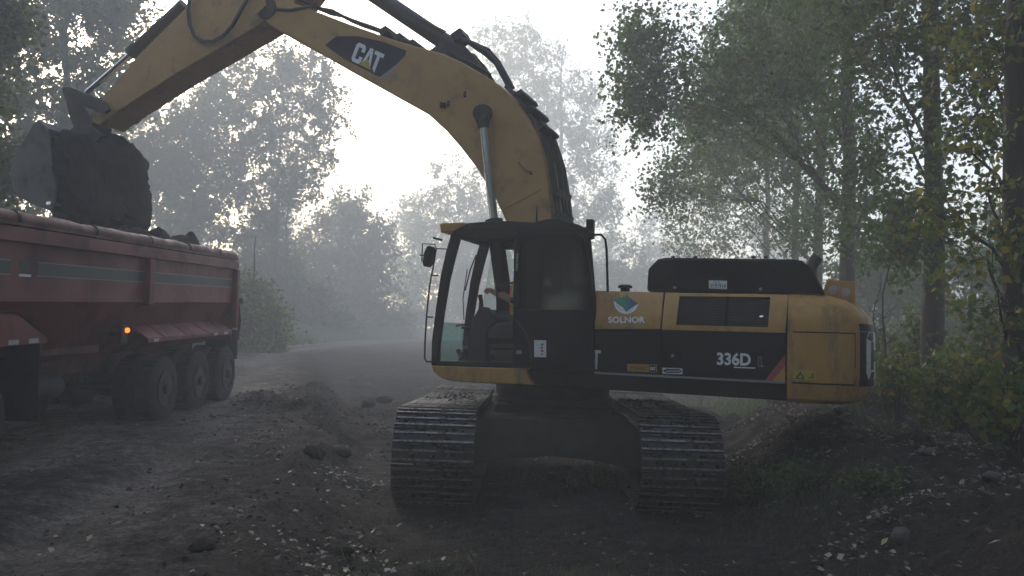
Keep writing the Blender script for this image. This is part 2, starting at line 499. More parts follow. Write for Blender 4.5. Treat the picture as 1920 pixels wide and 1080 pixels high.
def build_ground():
    X = axis(-7.5, 6.0, 0.058, -130, 130, 1.07)
    Y = axis(4.8, 25.0, 0.075, -55, 185, 1.06)
    gx, gy = np.meshgrid(X, Y)
    gz = height(gx, gy)
    ny, nx = gx.shape
    cx = (gx[:-1, :-1] + gx[1:, 1:]) / 2; cy = (gy[:-1, :-1] + gy[1:, 1:]) / 2
    xe = road_edge(cy) + 0.28 * fbm(cx * 0.7, cy * 0.7, 3, 3)
    wl = np.interp(cy, [-60, 15, 18.5, 30, 200], [8.5, 8.5, 3.9, 3.9, 3.9])
    xg = road_edge(gy) + 0.28 * fbm(gx * 0.7, gy * 0.7, 3, 3)
    qg = gx - xg + .10 * np.sin(gy * .5)
    rut = np.exp(-((qg + 1.9) / .33) ** 2) + np.exp(-((qg + 3.6) / .36) ** 2) + .8 * np.exp(-((qg + 5.1) / .4) ** 2)
    worn = sst(-0.1, -1.2, gx - xg) * sst(-9, -7.5, gx - xg) * (.46 + .62 * np.clip(rut, 0, 1) + .25 * fbm(gx * .5, gy * .25, 3, 161))
    worn = np.clip(worn, 0, 1).reshape(-1)
    green = (sst(-3.2, -4.4, gx - xg) * sst(16.5, 19, gy)).reshape(-1)
    road = (cx < xe - 0.38) & (cx > xe - wl + 0.8 * fbm(cx * 0.4, cy * 0.4, 3, 91))
    idx = np.arange(ny * nx).reshape(ny, nx)
    quads = np.stack([idx[:-1, :-1], idx[:-1, 1:], idx[1:, 1:], idx[1:, :-1]], -1)
    V = np.stack([gx, gy, gz], -1).reshape(-1, 3)
    for nm, msk, m in (('dirt_road', road, mat_earth), ('ground', ~road, mat_earth)):
        q = quads[msk]
        used, inv = np.unique(q, return_inverse=True)
        me = bpy.data.meshes.new(nm)
        me.vertices.add(len(used)); me.vertices.foreach_set('co', V[used].astype(np.float32).ravel())
        me.loops.add(q.size); me.loops.foreach_set('vertex_index', inv.astype(np.int32).ravel())
        me.polygons.add(len(q)); me.polygons.foreach_set('loop_start', np.arange(0, q.size, 4, dtype=np.int32))
        me.polygons.foreach_set('use_smooth', np.ones(len(q), bool))
        me.update(calc_edges=True); me.materials.append(m)
        ag = me.attributes.new('green', 'FLOAT', 'POINT'); ag.data.foreach_set('value', green[used].astype(np.float32))
        at_ = me.attributes.new('worn', 'FLOAT', 'POINT'); at_.data.foreach_set('value', worn[used].astype(np.float32))
        o = bpy.data.objects.new(nm, me); COL.objects.link(o); o['kind'] = 'structure'


def soil_mat(name, dark, road):
    """earth whose colour runs from dug soil to worn gravel road by the mesh attribute 'worn'"""
    m = bpy.data.materials.new(name); m.use_nodes = True
    n = m.node_tree.nodes; l = m.node_tree.links
    bs = n['Principled BSDF']; bs.inputs['Roughness'].default_value = 0.92; bs.inputs['Specular IOR Level'].default_value = 0.2
    tc = n.new('ShaderNodeTexCoord'); obj = tc.outputs['Object']

    def noise(sc, det=6, ro=.68):
        q = n.new('ShaderNodeTexNoise'); q.inputs['Scale'].default_value = sc; q.inputs['Detail'].default_value = det; q.inputs['Roughness'].default_value = ro
        l.new(obj, q.inputs['Vector']); return q.outputs[0]

    def ramp(src, cols):
        q = n.new('ShaderNodeValToRGB'); e = q.color_ramp.elements
        e[0].position, e[0].color = cols[0][0], (*cols[0][1], 1); e[1].position, e[1].color = cols[-1][0], (*cols[-1][1], 1)
        for p, c in cols[1:-1]:
            k = e.new(p); k.color = (*c, 1)
        l.new(src, q.inputs[0]); return q.outputs[0]

    def mapr(src, a0, a1, b0, b1):
        q = n.new('ShaderNodeMapRange'); l.new(src, q.inputs[0])
        for k, v in zip(('From Min', 'From Max', 'To Min', 'To Max'), (a0, a1, b0, b1)): q.inputs[k].default_value = v
        return q.outputs[0]

    def math2(op, a0, b0):
        q = n.new('ShaderNodeMath'); q.operation = op
        for i, v in enumerate((a0, b0)):
            if isinstance(v, (int, float)): q.inputs[i].default_value = v
            else: l.new(v, q.inputs[i])
        return q.outputs[0]

    def mix(f, c1, c2, bt='MIX'):
        q = n.new('ShaderNodeMixRGB'); q.blend_type = bt
        for k, v in (('Fac', f), ('Color1', c1), ('Color2', c2)):
            if isinstance(v, (int, float)): q.inputs[k].default_value = v
            elif isinstance(v, tuple): q.inputs[k].default_value = (*v, 1)
            else: l.new(v, q.inputs[k])
        return q.outputs[0]

    big = noise(.9, 9); fine = noise(24, 7, .75); mid = noise(5.5, 7, .7)
    at = n.new('ShaderNodeAttribute'); at.attribute_name = 'worn'
    fac = math2('ADD', at.outputs['Fac'], mapr(mid, .3, .7, -.35, .35))
    fac = mapr(fac, .25, .75, 0, 1)
    col = mix(fac, ramp(big, dark), ramp(big, road))
    col = mix(1.0, col, mapr(fine, .34, .66, .40, 1.65), 'MULTIPLY')
    col = mix(1.0, col, mapr(mid, .32, .68, .70, 1.32), 'MULTIPLY')
    vo = n.new('ShaderNodeTexVoronoi'); vo.inputs['Scale'].default_value = 30; l.new(obj, vo.inputs['Vector'])
    peb = math2('MULTIPLY', mapr(vo.outputs['Distance'], .12, .26, 1, 0), mapr(noise(2.1, 4), .42, .62, 0, 1))
    vr = n.new('ShaderNodeMixRGB'); l.new(vo.outputs['Color'], vr.inputs['Fac']); vr.inputs['Color1'].default_value = (.07, .063, .058, 1); vr.inputs['Color2'].default_value = (.24, .22, .20, 1)
    col = mix(peb, col, vr.outputs[0])
    ag = n.new('ShaderNodeAttribute'); ag.attribute_name = 'green'
    gf = mapr(math2('ADD', ag.outputs['Fac'], mapr(mid, .3, .7, -.4, .4)), .35, .65, 0, .85)
    col = mix(gf, col, ramp(fine, [(.35, (.03, .045, .016)), (.65, (.075, .10, .035))]))
    l.new(col, bs.inputs['Base Color'])
    h = math2('ADD', math2('MULTIPLY', fine, .8), math2('ADD', math2('MULTIPLY', mid, 1.6), math2('MULTIPLY', peb, .35)))
    h = math2('ADD', h, math2('MULTIPLY', noise(80, 3), .25))
    bp = n.new('ShaderNodeBump'); bp.inputs['Strength'].default_value = 1.0; bp.inputs['Distance'].default_value = 0.055
    l.new(h, bp.inputs['Height']); l.new(bp.outputs[0], bs.inputs['Normal'])
    MATS[name] = m
    return m


mat_earth = soil_mat('earth', [(.34, (0.026, 0.022, 0.019)), (.5, (0.044, 0.036, 0.031)), (.68, (0.068, 0.056, 0.046))],
                     [(.34, (0.085, 0.071, 0.060)), (.5, (0.145, 0.123, 0.104)), (.68, (0.225, 0.195, 0.168))])
build_ground()

# ------------------------------------------------------------------ excavator
A_UP, B_TR = 0.365, 0.026
CX, CY = 0.584, 11.02
UD = np.array([-math.cos(A_UP), math.sin(A_UP)]); VD = np.array([-math.sin(A_UP), -math.cos(A_UP)])
EXC = empty('excavator', (CX, CY, 0))
tag(EXC, 'yellow and black tracked excavator with raised boom loading the red trailer', 'excavator')
RU = PI - A_UP
RT = PI - B_TR


def uz(px, py, v):
    d = ray(px, py)
    c = np.array([CX, CY])
    t = (v - (CAMP[:2] - c) @ VD) / (d[:2] @ VD)
    P = CAMP + d * t
    return (float((P[:2] - c) @ UD), float(P[2]))


def poly(pts, v):
    return [uz(x, y, v) for x, y in pts]


def up(mb, name, m, parent=EXC, bevel=0.0, smooth=True):
    """part of the slewing upper structure; child of EXC or of another upper part"""
    if parent is EXC:
        return mb.build(name, m, parent, rotz=RU, bevel=bevel, smooth=smooth)
    return mb.build(name, m, parent, bevel=bevel, smooth=smooth)


def low(mb, name, m, parent=EXC, bevel=0.0):
    if parent is EXC:
        return mb.build(name, m, parent, rotz=RT, bevel=bevel)
    return mb.build(name, m, parent, bevel=bevel)


# --- undercarriage: in the track frame x = u (left/right of picture), y = v (towards camera)
GAUGE, SHW = 1.30, 0.86
R_T, L_S = 0.49, 1.98


def track_path(s):
    per = 4 * L_S + 2 * PI * R_T
    s = s % per
    zc = R_T + 0.04
    if s < 2 * L_S:
        return (-L_S + s, zc - R_T, 0.0)
    s -= 2 * L_S
    if s < PI * R_T:
        a = s / R_T
        return (L_S + R_T * math.sin(a), zc - R_T * math.cos(a), a)
    s -= PI * R_T
    if s < 2 * L_S:
        q = s / (2 * L_S)
        return (L_S - s, zc + R_T - 0.03 * math.sin(PI * q) ** 2, PI)
    s -= 2 * L_S
    a = PI + s / R_T
    return (-L_S + R_T * math.sin(a), zc - R_T * math.cos(a), a)


NSH = 60
PER = 4 * L_S + 2 * PI * R_T
PITCH = PER / NSH
sm = MB()
hw = SHW / 2
# local: x across the track, y along the path, z inwards (outer side is -z)
sm.box((0, 0, 0.0), (SHW, PITCH * 0.97, 0.022))
for gy, gh in ((-PITCH * 0.27, 0.034), (PITCH * 0.25, 0.030)):
    sm.prism([(-hw, -0.008), (hw, -0.008), (hw - 0.006, -gh), (-hw + 0.006, -gh)], gy - 0.012, gy + 0.012)
    sm.cur = 1
    sm.prism([(-hw + 0.006, -gh - 0.004), (hw - 0.006, -gh - 0.004), (hw - 0.006, -gh + 0.0005), (-hw + 0.006, -gh + 0.0005)], gy - 0.010, gy + 0.010)
    sm.cur = 0
def shoe_mesh(seed):
    m_ = MB(); m_.v = list(sm.v); m_.f = list(sm.f); m_.mi = list(sm.mi); m_.cur = 2
    q = np.random.default_rng(seed)
    for _ in range(int(q.integers(9, 20))):
        rr_ = q.uniform(.015, .045); x_ = q.uniform(-hw + .05, hw - .05); y_ = q.choice([-.5, 0, .5]) * PITCH * .88 + q.normal() * .012
        m_.lathe([(rr_, .0), (rr_ * .95, .012), (rr_ * .7, .018 + q.uniform(0, .014)), (rr_ * .2, .024 + q.uniform(0, .014))], (x_, y_, -.006), (q.normal() * .1, q.normal() * .1, -1), 7)
    o_ = m_.build('track_shoe', [M_SHOE, M_GROUSER, M_SOIL]); me_ = o_.data; bpy.data.objects.remove(o_)
    return me_


SHOES = [shoe_mesh(60 + k) for k in range(5)]
shoe0 = None
for side in (1, -1):
    fr = MB()
    c = side * GAUGE
    fr.prism([], 0, 0) if False else None
    # side frame beam, with rollers and wheels joined below as parts
    fr.box((c, 0, 0.52), (0.36, 3.7, 0.42))
    fr.box((c, 0, 0.76), (0.22, 3.2, 0.08))
    TF = low(fr, 'track_frame', M_STEEL, bevel=0.02)
    for nm, yy, rr in (('idler_wheel', L_S, R_T - 0.10), ('drive_sprocket', -L_S, R_T - 0.07)):
        w = MB(); w.lathe([(rr * 0.35, -0.17), (rr * 0.6, -0.12), (rr, -0.10), (rr, 0.10), (rr * 0.6, 0.12), (rr * 0.35, 0.17)], (c, yy, R_T + 0.04), (1, 0, 0), 28)
        low(w, nm, M_STEEL, TF)
    for k in range(8):
        w = MB(); w.lathe([(0.07, -0.16), (0.11, -0.15), (0.11, -0.06), (0.085, -0.05), (0.085, 0.05), (0.11, 0.06), (0.11, 0.15), (0.07, 0.16)], (c, -1.5 + k * 0.43, 0.19), (1, 0, 0), 14)
        low(w, 'track_roller', M_STEEL, TF)
    # chain links inside the shoes
    ch = MB()
    for k in range(NSH):
        y, z, a = track_path((k + 0.5) * PITCH)
        R = Matrix.Rotation(a, 3, 'X')
        for dx in (-0.1, 0.1):
            p = R @ Vector((0, 0, 0.065))
            ch.box((c + dx, y + p.y, z + p.z), (0.05, PITCH * 0.9, 0.09), R)
    low(ch, 'track_chain', M_STEEL, TF)['kind'] = 'stuff'
    for k in range(NSH):
        y, z, a = track_path(k * PITCH + 0.03)
        o = bpy.data.objects.new('track_shoe', SHOES[(k * 3 + (k * k) % 5) % 5]); COL.objects.link(o); o.parent = TF
        o.location = (c + random.uniform(-.006, .006), y, z)
        o.rotation_euler = (a + random.uniform(-.035, .035), random.uniform(-.006, .006), 0)
    mu = MB(); rm = np.random.default_rng(50 + side)
    for k in range(220):
        yy = rm.uniform(-2.1, 2.3); xx = c + rm.normal() * .22; q_ = rm.uniform(.008, .028)
        if abs(xx - c) > .40: continue
        mu.lathe([(q_ * .3, -.01), (q_, .0), (q_ * .8, q_ * .35), (q_ * .3, q_ * .6)], (xx, yy, 2 * R_T + .04 + .012), (rm.normal() * .2, rm.normal() * .2, 1), 6)
    for k in range(70):
        a_ = rm.uniform(-.9, 1.2); xx = c + rm.uniform(-.38, .38); q_ = rm.uniform(.012, .035)
        mu.lathe([(q_ * .5, -.01), (q_, .0), (q_ * .8, q_ * .3), (q_ * .3, q_ * .45)], (xx, L_S + (R_T + .012) * math.cos(a_), R_T + .04 + (R_T + .012) * math.sin(a_)), (0, math.cos(a_), math.sin(a_)), 6)
    low(mu, 'caked_mud', M_SOIL, TF)['kind'] = 'stuff'
cb = MB()
cb.box((0, 0, 0.80), (1.5, 1.7, 0.42))
for sv in (1, -1):
    # cross beams with an arched underside
    cb.prism([(-1.14, 0.32), (-0.95, 0.32), (-0.55, 0.42), (0.0, 0.46), (0.55, 0.42), (0.95, 0.32), (1.14, 0.32), (1.14, 0.72), (0.85, 0.92), (-0.85, 0.92), (-1.14, 0.72)], sv * 1.32, sv * 0.72)
low(cb, 'car_body', M_STEEL, bevel=0.03)
sb = MB(); sb.lathe([(0.72, 0.98), (0.80, 0.99), (0.80, 1.08), (0.76, 1.10), (0.76, 1.24), (0.70, 1.26)], (0, 0, 0), (0, 0, 1), 48)
low(sb, 'swing_bearing', M_STEEL)

# --- upper structure
VS = 1.468                                # side plane towards the camera


def vside(z):
    return VS - 0.15 * float(np.clip((z - 1.99) / 0.42, 0, 1)) ** 1.7


def uzs(px, py, off=0.0):
    v = VS
    for _ in range(5):
        u, z = uz(px, py, v + off); v = vside(z)
    return u, v + off, z


def patch(mb, c, nx, nz, thick, off=0.0, inward=True):
    """curved side panel through four pixel corners (top-left, top-right, bottom-right, bottom-left)"""
    P = []; Q = []
    for i in range(nz + 1):
        t = i / nz; r = []; q = []
        for j in range(nx + 1):
            s = j / nx
            x = (c[0][0] * (1 - s) + c[1][0] * s) * (1 - t) + (c[3][0] * (1 - s) + c[2][0] * s) * t
            y = (c[0][1] * (1 - s) + c[1][1] * s) * (1 - t) + (c[3][1] * (1 - s) + c[2][1] * s) * t
            u, v, z = uzs(x, y, off)
            r.append((u, v, z)); q.append((u, v - thick, z))
        P.append(r); Q.append(q)
    mb.slab(P, Q)
    return mb


# main frame
f = MB()
f.box((-1.2, 0.0, 1.40), (3.7, 2.60, 0.24))
f.box((0.25, -0.25, 1.40), (1.5, 1.5, 0.24))
PLAT = up(f, 'main_frame', M_BLK, bevel=0.02)
f = MB()
f.prism(poly([(808, 685), (986, 691.5), (990, 706), (1000, 722), (900, 718.5), (842, 714), (825, 708), (812, 697)], VS), 0.42, VS)
up(f, 'cab_skirt', M_YEL, bevel=0.015)
f = MB()
f.prism(poly([(989, 693), (1472.5, 721), (1472.5, 751), (1004, 722.5), (994, 706)], VS - 0.02), 1.1, VS - 0.02)
up(f, 'lower_skirt', M_BLK, bevel=0.01)
f = MB()
f.prism(poly([(1114, 697), (1472.5, 715.5), (1472.5, 720), (1114, 701)], VS + 0.02), 1.1, VS + 0.02)
up(f, 'ledge_trim', mat('trim_grey', (0.30, 0.28, 0.27), (0.2, 0.19, 0.18), 5, 0.5), bevel=0.003)
f = MB(); patch(f, [(1113, 621), (1239, 619.5), (1239, 704.5), (1113, 697.5)], 3, 3, 0.05)
DOOR1 = up(f, 'service_door', M_BLK, bevel=0.006)
f = MB(); patch(f, [(1241.5, 619.5), (1472.5, 626), (1472.5, 716), (1241.5, 704.7)], 4, 3, 0.05)
DOOR2 = up(f, 'service_door', M_BLK, bevel=0.006)
f = MB(); patch(f, [(1113, 545), (1244.5, 548.5), (1237.5, 617.5), (1113, 617)], 4, 8, 0.05)
YP1 = up(f, 'tank_panel', M_YEL, bevel=0.006)
# louvred upper door: frame of four strips around the opening
f = MB()
TL, TR, BR, BL = (1247.5, 548.5), (1478, 552.5), (1472.5, 624), (1240.5, 617.8)
gTL, gTR, gBR, gBL = (1274, 555), (1444.5, 557), (1440, 613.5), (1267, 609)
patch(f, [TL, TR, gTR, gTL], 6, 2, 0.05)
patch(f, [gBL, gBR, BR, BL], 6, 2, 0.05)
patch(f, [TL, gTL, gBL, BL], 2, 8, 0.05)
patch(f, [gTR, TR, BR, gBR], 2, 8, 0.05)
LD = up(f, 'louvre_door', M_YEL)
g = MB(); patch(g, [gTL, gTR, gBR, gBL], 4, 6, 0.02, -0.06)
GB = up(g, 'grille', mat('grille_dark', (0.020, 0.016, 0.014), (0.028, 0.024, 0.022), 6, 0.7), LD)
for k in range(11):
    t0 = (k + 0.25) / 11; t1 = (k + 0.62) / 11
    L = lambda a, b, t: (a[0] * (1 - t) + b[0] * t, a[1] * (1 - t) + b[1] * t)
    g = MB(); patch(g, [L(gTL, gBL, t0), L(gTR, gBR, t0), L(gTR, gBR, t1), L(gTL, gBL, t1)], 2, 1, 0.035, -0.02)
    up(g, 'louvre', mat('louvre_dark', (0.034, 0.028, 0.025), (0.05, 0.04, 0.035), 6, 0.6), LD)
g = MB(); patch(g, [(1362, 556), (1367, 556), (1363, 611), (1358, 611)], 1, 4, 0.02, -0.012)
up(g, 'grille_post', M_BLK, LD)
g = MB(); patch(g, [(1424, 591.5), (1431, 591.5), (1431, 594.5), (1424, 594.5)], 1, 1, 0.02, 0.008)
up(g, 'latch', M_CHROME, LD)
g = MB(); patch(g, [(1258, 664), (1264, 664), (1264, 670), (1258, 670)], 1, 1, 0.02, 0.006)
up(g, 'latch', M_GREYD, DOOR2)
g = MB(); patch(g, [(1247, 661), (1276, 662), (1276, 679), (1247, 678)], 1, 1, 0.02, 0.003)
up(g, 'latch_plate', M_BLK, DOOR2, bevel=0.003)
# deck closing the machine bay
f = MB(); f.box((-1.95, -0.03, 2.36), (2.1, 2.62, 0.07)); f.box((-1.95, -0.2, 1.95), (2.1, 2.3, 0.8))
f.box((-0.75, -1.0, 1.9), (1.6, 0.7, 0.9))
up(f, 'engine_bay', M_BLK)
# engine hood
hp = poly([(1212, 547), (1214.5, 503), (1219, 499), (1233, 485), (1250, 482.5), (1480, 485.5), (1504, 488), (1522, 503), (1532, 522), (1549, 552)], 1.25)
f = MB(); f.prism(hp, -1.15, 1.25)
HOOD = up(f, 'engine_hood', M_BLK, bevel=0.05)
for x in (1262, 1304, 1413, 1436):
    b = uz(x, 483.5, 1.0)
    f = MB(); f.lathe([(0.025, 0), (0.025, 0.02), (0.012, 0.03)], (b[0], 1.0, b[1] - 0.006), (0, 0, 1), 8); up(f, 'bolt', M_STEEL, HOOD)
for x, y in ((1265, 539), (1426, 542)):
    b = uz(x, y, 1.255); f = MB(); f.lathe([(0.018, -0.004), (0.018, 0.01), (0.008, 0.014)], (b[0], 1.25, b[1]), (0, 1, 0), 8); up(f, 'bolt', M_GREYD, HOOD)
# fuel cap, exhaust, lifting plate
b = uz(1172, 545, 1.05); f = MB()
f.lathe([(0.055, -0.03), (0.055, 0.01), (0.085, 0.012), (0.085, 0.035), (0.06, 0.05)], (b[0], 1.05, b[1] + 0.02), (0, 0, 1), 16); up(f, 'filler_cap', M_BLK)
b = uz(1521, 545, 0.6); e = uz(1518, 497, 0.6); e2 = uz(1533, 484, 0.6)
f = MB(); f.tube([(b[0], .6, b[1] - .1), (b[0], .6, b[1] + .12), (e[0], .6, e[1] - .06), (e[0] - .02, .6, e[1]), (e2[0], .6, e2[1] + .02)], [.075, .075, .075, .072, .065], 14)
up(f, 'exhaust_stack', M_GREASE)
f = MB()
b = uz(1551, 551, 0.7); t_ = uz(1603, 528, 0.7)
f.prism([(b[0] + .1, b[1] - .12), (b[0], t_[1] + .02), (t_[0], t_[1]), (t_[0] - .02, b[1] - .25)], 0.66, 0.70)
LUG = up(f, 'lifting_plate', M_YEL, bevel=0.005)
for x, y in ((1562, 543.5), (1586, 548)):
    q = uz(x, y, 0.71); f = MB(); f.lathe([(0.047, -0.005), (0.047, 0.012), (0.02, 0.014)], (q[0], 0.70, q[1]), (0, 1, 0), 16); up(f, 'reflector', M_REFL, LUG)

# counterweight
CU, CD = -3.045, 0.88


def cw(s, z):
    """s from 0 (camera side seam) round the tail to 1"""
    zz = [1.255, 1.30, 1.40, 1.55, 2.02, 2.16, 2.27, 2.36, 2.405]
    dd = [0.70, 0.82, 0.87, 0.88, 0.88, 0.86, 0.76, 0.60, 0.44]
    vv = [1.36, 1.42, 1.45, 1.466, 1.466, 1.45, 1.40, 1.33, 1.24]
    D = np.interp(z, zz, dd); Vw = np.interp(z, zz, vv)
    an = PI * s
    c, sn = math.cos(an), math.sin(an)
    v = Vw * math.copysign(abs(c) ** 0.34, c)
    u = CU - D * abs(sn) ** 0.66
    return (u, v, float(z))


f = MB()
zs = [1.255, 1.28, 1.30, 1.35, 1.40, 1.47, 1.55, 1.75, 1.9, 2.02, 2.09, 2.16, 2.22, 2.27, 2.32, 2.36, 2.39, 2.405]
NS = 72
rows = [[cw(i / NS, z) for i in range(NS + 1)] for z in zs]
f.grid(rows)
n0 = len(f.v) - (NS + 1)
f.f.append(tuple(range(n0, n0 + NS + 1))); f.mi.append(0)
f.f.append(tuple(range(NS, -1, -1))); f.mi.append(0)
f.f.append(tuple([r * (NS + 1) for r in range(len(zs))] + [r * (NS + 1) + NS for r in range(len(zs) - 1, -1, -1)])); f.mi.append(0)
CW = up(f, 'counterweight', M_YEL)


def cwoff(s, z, off):
    p = Vector(cw(s, z)); e = 0.004
    t1 = Vector(cw(min(s + e, 1), z)) - Vector(cw(max(s - e, 0), z)); t2 = Vector(cw(s, z + e)) - Vector(cw(s, z - e))
    nrm = t1.cross(t2)
    if nrm.length < 1e-9: return tuple(p)
    nrm.normalize()
    if nrm.dot(p - Vector((-3.0, 0, z))) < 0: nrm = -nrm
    return tuple(p + nrm * off)


def cwpatch(mb, s0, s1, z0, z1, ns, nz, off, th=0.02):
    P = [[cwoff(s0 + (s1 - s0) * j / ns, z1 + (z0 - z1) * i / nz, off) for j in range(ns + 1)] for i in range(nz + 1)]
    Q = [[cwoff(s0 + (s1 - s0) * j / ns, z1 + (z0 - z1) * i / nz, off - th) for j in range(ns + 1)] for i in range(nz + 1)]
    mb.slab(P, Q)


f = MB(); cwpatch(f, 0.02, 0.215, 1.475, 1.985, 14, 4, 0.022, 0.05)
up(f, 'side_plate', M_YEL, CW, bevel=0.004)
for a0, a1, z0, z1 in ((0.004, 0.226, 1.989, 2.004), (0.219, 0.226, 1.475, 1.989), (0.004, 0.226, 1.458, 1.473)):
    f = MB(); cwpatch(f, a0, a1, z0, z1, 14, 2, 0.003, 0.02); up(f, 'painted_gap_shade', M_BLK, CW)  # shadow line along the plate's seam, painted in as black strips
f = MB(); cwpatch(f, 0.255, 0.745, 1.45, 2.10, 40, 4, 0.006)
TB = up(f, 'rear_decal', M_DECK, CW)
f = MB()
for k, pts in CATL.items():
    if k == 'tri': f.cur = 1
    P = [cwoff(0.30 + q[0] * 0.225, 1.52 + q[1] * 0.50, 0.0095 if k != 'tri' else 0.0115) for q in pts]
    f.add(P, [tuple(range(len(P)))]); f.cur = 0
up(f, 'rear_lettering', [M_WHITE, M_YDEC], CW, smooth=False)
f = MB()
f.add([cwoff(0.006 + 0.05 * a, zz, 0.0245) for a, zz in ((0, 1.50), (1, 1.50), (1, 1.60), (0, 1.60))], [(0, 1, 2, 3)])
f.cur = 1
for pl in (([(0.06, .12), (.42, .12), (.24, .88)], 0.0258), ([(.60, .25), (.9, .25), (.9, .33), (.60, .33)], 0.0258), ([(.80, .3), (.86, .3), (.86, .75), (.80, .75)], 0.0262)):
    f.add([cwoff(0.006 + 0.05 * a, 1.50 + 0.10 * b_, pl[1]) for a, b_ in pl[0]], [tuple(range(len(pl[0])))])
f.cur = 0
f.add([cwoff(0.006 + 0.05 * a, 1.50 + 0.10 * b_, 0.0268) for a, b_ in ((.14, .2), (.34, .2), (.24, .66))], [(0, 1, 2)])
up(f, 'warning_label', [M_YDEC, M_BLACKD], CW, smooth=False)


# --- lettering on the side panels
def side_decal(name, parent, m, V2, F2, x0, y0, ex, ey, off):
    """V2 in unit coords -> pixel frame at (x0, y0) with axes ex, ey -> surface of the side panel"""
    f = MB(); P = [uzs(x0 + p[0] * ex[0] + p[1] * ey[0], y0 + p[0] * ex[1] + p[1] * ey[1], off) for p in V2]
    f.add(P, F2)
    return f.build(name, m, parent, smooth=False)


def side_text(name, parent, m, s, x0, y0, w, h, slope, off=0.006, bold=0.02, sx=None):
    V2, F2 = text2d(s, bold)
    V2 = V2 / np.array([V2[:, 0].max(), 1.0])
    return side_decal(name, parent, m, V2, F2, x0, y0, (w, w * slope), (0, -h), off)


def side_quad(name, parent, m, pts, off):
    return side_decal(name, parent, m, pts, [tuple(range(len(pts)))], 0, 0, (1, 0), (0, 1), off)


side_text('company_lettering', YP1, M_WHITE, 'SOLNOR', 1140, 605.5, 69.5, 12, 0.0, bold=0.035)
side_text('company_subtitle', YP1, M_GREYD, 'environnement', 1140, 613, 69.5, 4.2, 0.0, bold=0.0)
side_quad('company_logo', YP1, M_GREEN, [(1151.5, 560.5), (1160, 557), (1166, 558.5), (1172, 554), (1175, 552), (1175, 584), (1172.5, 581), (1168.5, 575), (1159, 569.5), (1151.5, 563.5)][::1], 0.005)
side_quad('company_logo', YP1, M_TEAL, [(1172, 554), (1175.2, 551.6), (1181, 559), (1181, 579.5), (1175, 584), (1172, 580)], 0.0062)
side_quad('company_logo', YP1, M_BLUE, [(1180.8, 558.8), (1190, 565), (1196.5, 569), (1190, 573), (1180.8, 579.6)], 0.0070)
hand = [(1151.5, 564)] + [(1174 + 22.7 * math.cos(a), 566.5 + 22.3 * math.sin(a)) for a in np.linspace(PI * 0.985, PI * 0.09, 18)] + [(1196.8, 569.3), (1189, 575), (1181, 580), (1175.5, 585.2), (1172, 583.5), (1168, 577), (1159, 571)]
side_quad('company_logo', YP1, M_WHITE, hand, 0.008)
for x, y, r in ((1158, 574, .8), (1162, 579, .9), (1166, 581, .8), (1186, 579, .8), (1181, 583.5, .9)):
    side_quad('company_logo_line', YP1, M_YEL, [(x - 3, y - 2.2), (x + 3.2, y + 1.6), (x + 3, y + 2.5), (x - 3.2, y - 1.2)] if x < 1175 else [(x - 3, y + 2), (x + 3, y - 1.8), (x + 3, y - .8), (x - 3, y + 2.9)], 0.0092)
side_text('model_lettering', DOOR2, M_WHITE, '336D', 1344, 684.5, 64, 24.5, 0.03, bold=0.036)
side_quad('model_underline', DOOR2, M_WHITE, [(1376, 687.5), (1416, 689), (1416, 691.3), (1376, 689.6)], 0.006)
side_quad('model_letter_outline', DOOR2, M_GREYD, [(1421, 669), (1428, 669.2), (1428, 685.4), (1432.5, 685.6), (1432.5, 688), (1421, 687.5)], 0.005)
side_quad('model_letter_outline', DOOR2, M_DECK, [(1422.2, 670.3), (1426.8, 670.5), (1426.8, 686.6), (1431.3, 686.8), (1431.3, 687), (1422.2, 686.5)], 0.0062)
side_quad('red_flash', DOOR2, M_PINK, [(1472.3, 664), (1472.3, 686), (1447, 714), (1434, 713.4)], 0.005)
side_quad('yellow_flash', DOOR2, M_YEL, [(1472.3, 686.3), (1472.3, 715.3), (1447.3, 714)], 0.0056)
side_quad('brand_letter', DOOR1, M_WHITE, [(1112, 656), (1126.5, 656.5), (1126.5, 662.5), (1121, 662.3), (1119.5, 693.5), (1112, 688)], 0.005)
side_quad('dealer_label', DOOR1, M_TAN, [(1176, 682), (1232, 683.5), (1232, 698.6), (1176, 696)], 0.005)
side_quad('dealer_label_square', DOOR1, M_BLACKD, [(1217, 684.2), (1230.5, 684.6), (1230.5, 697.6), (1217, 697.1)], 0.0062)
side_text('dealer_label_text', DOOR1, M_BLACKD, 'Hewitt', 1183, 692.5, 29, 6.5, 0.03, 0.0064, 0.01)
side_text('dealer_label_text', DOOR1, M_WHITE, 'CAT', 1218.5, 694, 10.5, 6, 0.03, 0.0075, 0.05)
side_quad('maker_label', DOOR2, M_WHITE, [(1240 + 2, 689.2), (1279.5, 690.6), (1279.5, 702), (1242, 700.6)], 0.005)
side_quad('maker_label_mark', DOOR2, M_BLACKD, [(1242.5, 695), (1249, 691.3), (1273, 692), (1278.5, 696.3), (1273, 699.8), (1249, 699.2)], 0.0062)
side_text('maker_label_text', DOOR2, M_WHITE, 'Longueuil', 1248.5, 697.8, 25.5, 4.6, 0.03, 0.0075, 0.02)
# registration plate on the hood
plm = MB(); q = poly([(1329, 525.5), (1363, 526.5), (1363, 542), (1329, 541)], 1.262)
plm.prism(q, 1.252, 1.262); PLATE = up(plm, 'registration_plate', M_WHITE, HOOD)


def hood_text(s, x0, y0, w, h, m, bold):
    V2, F2 = text2d(s, bold); V2 = V2 / np.array([V2[:, 0].max(), 1.0])
    f = MB(); P = []
    for p in V2:
        a = uz(x0 + p[0] * w, y0 + p[0] * w * .03 - p[1] * h, 1.264); P.append((a[0], 1.2645, a[1]))
    f.add(P, F2); f.build('plate_lettering', m, HOOD, smooth=False)


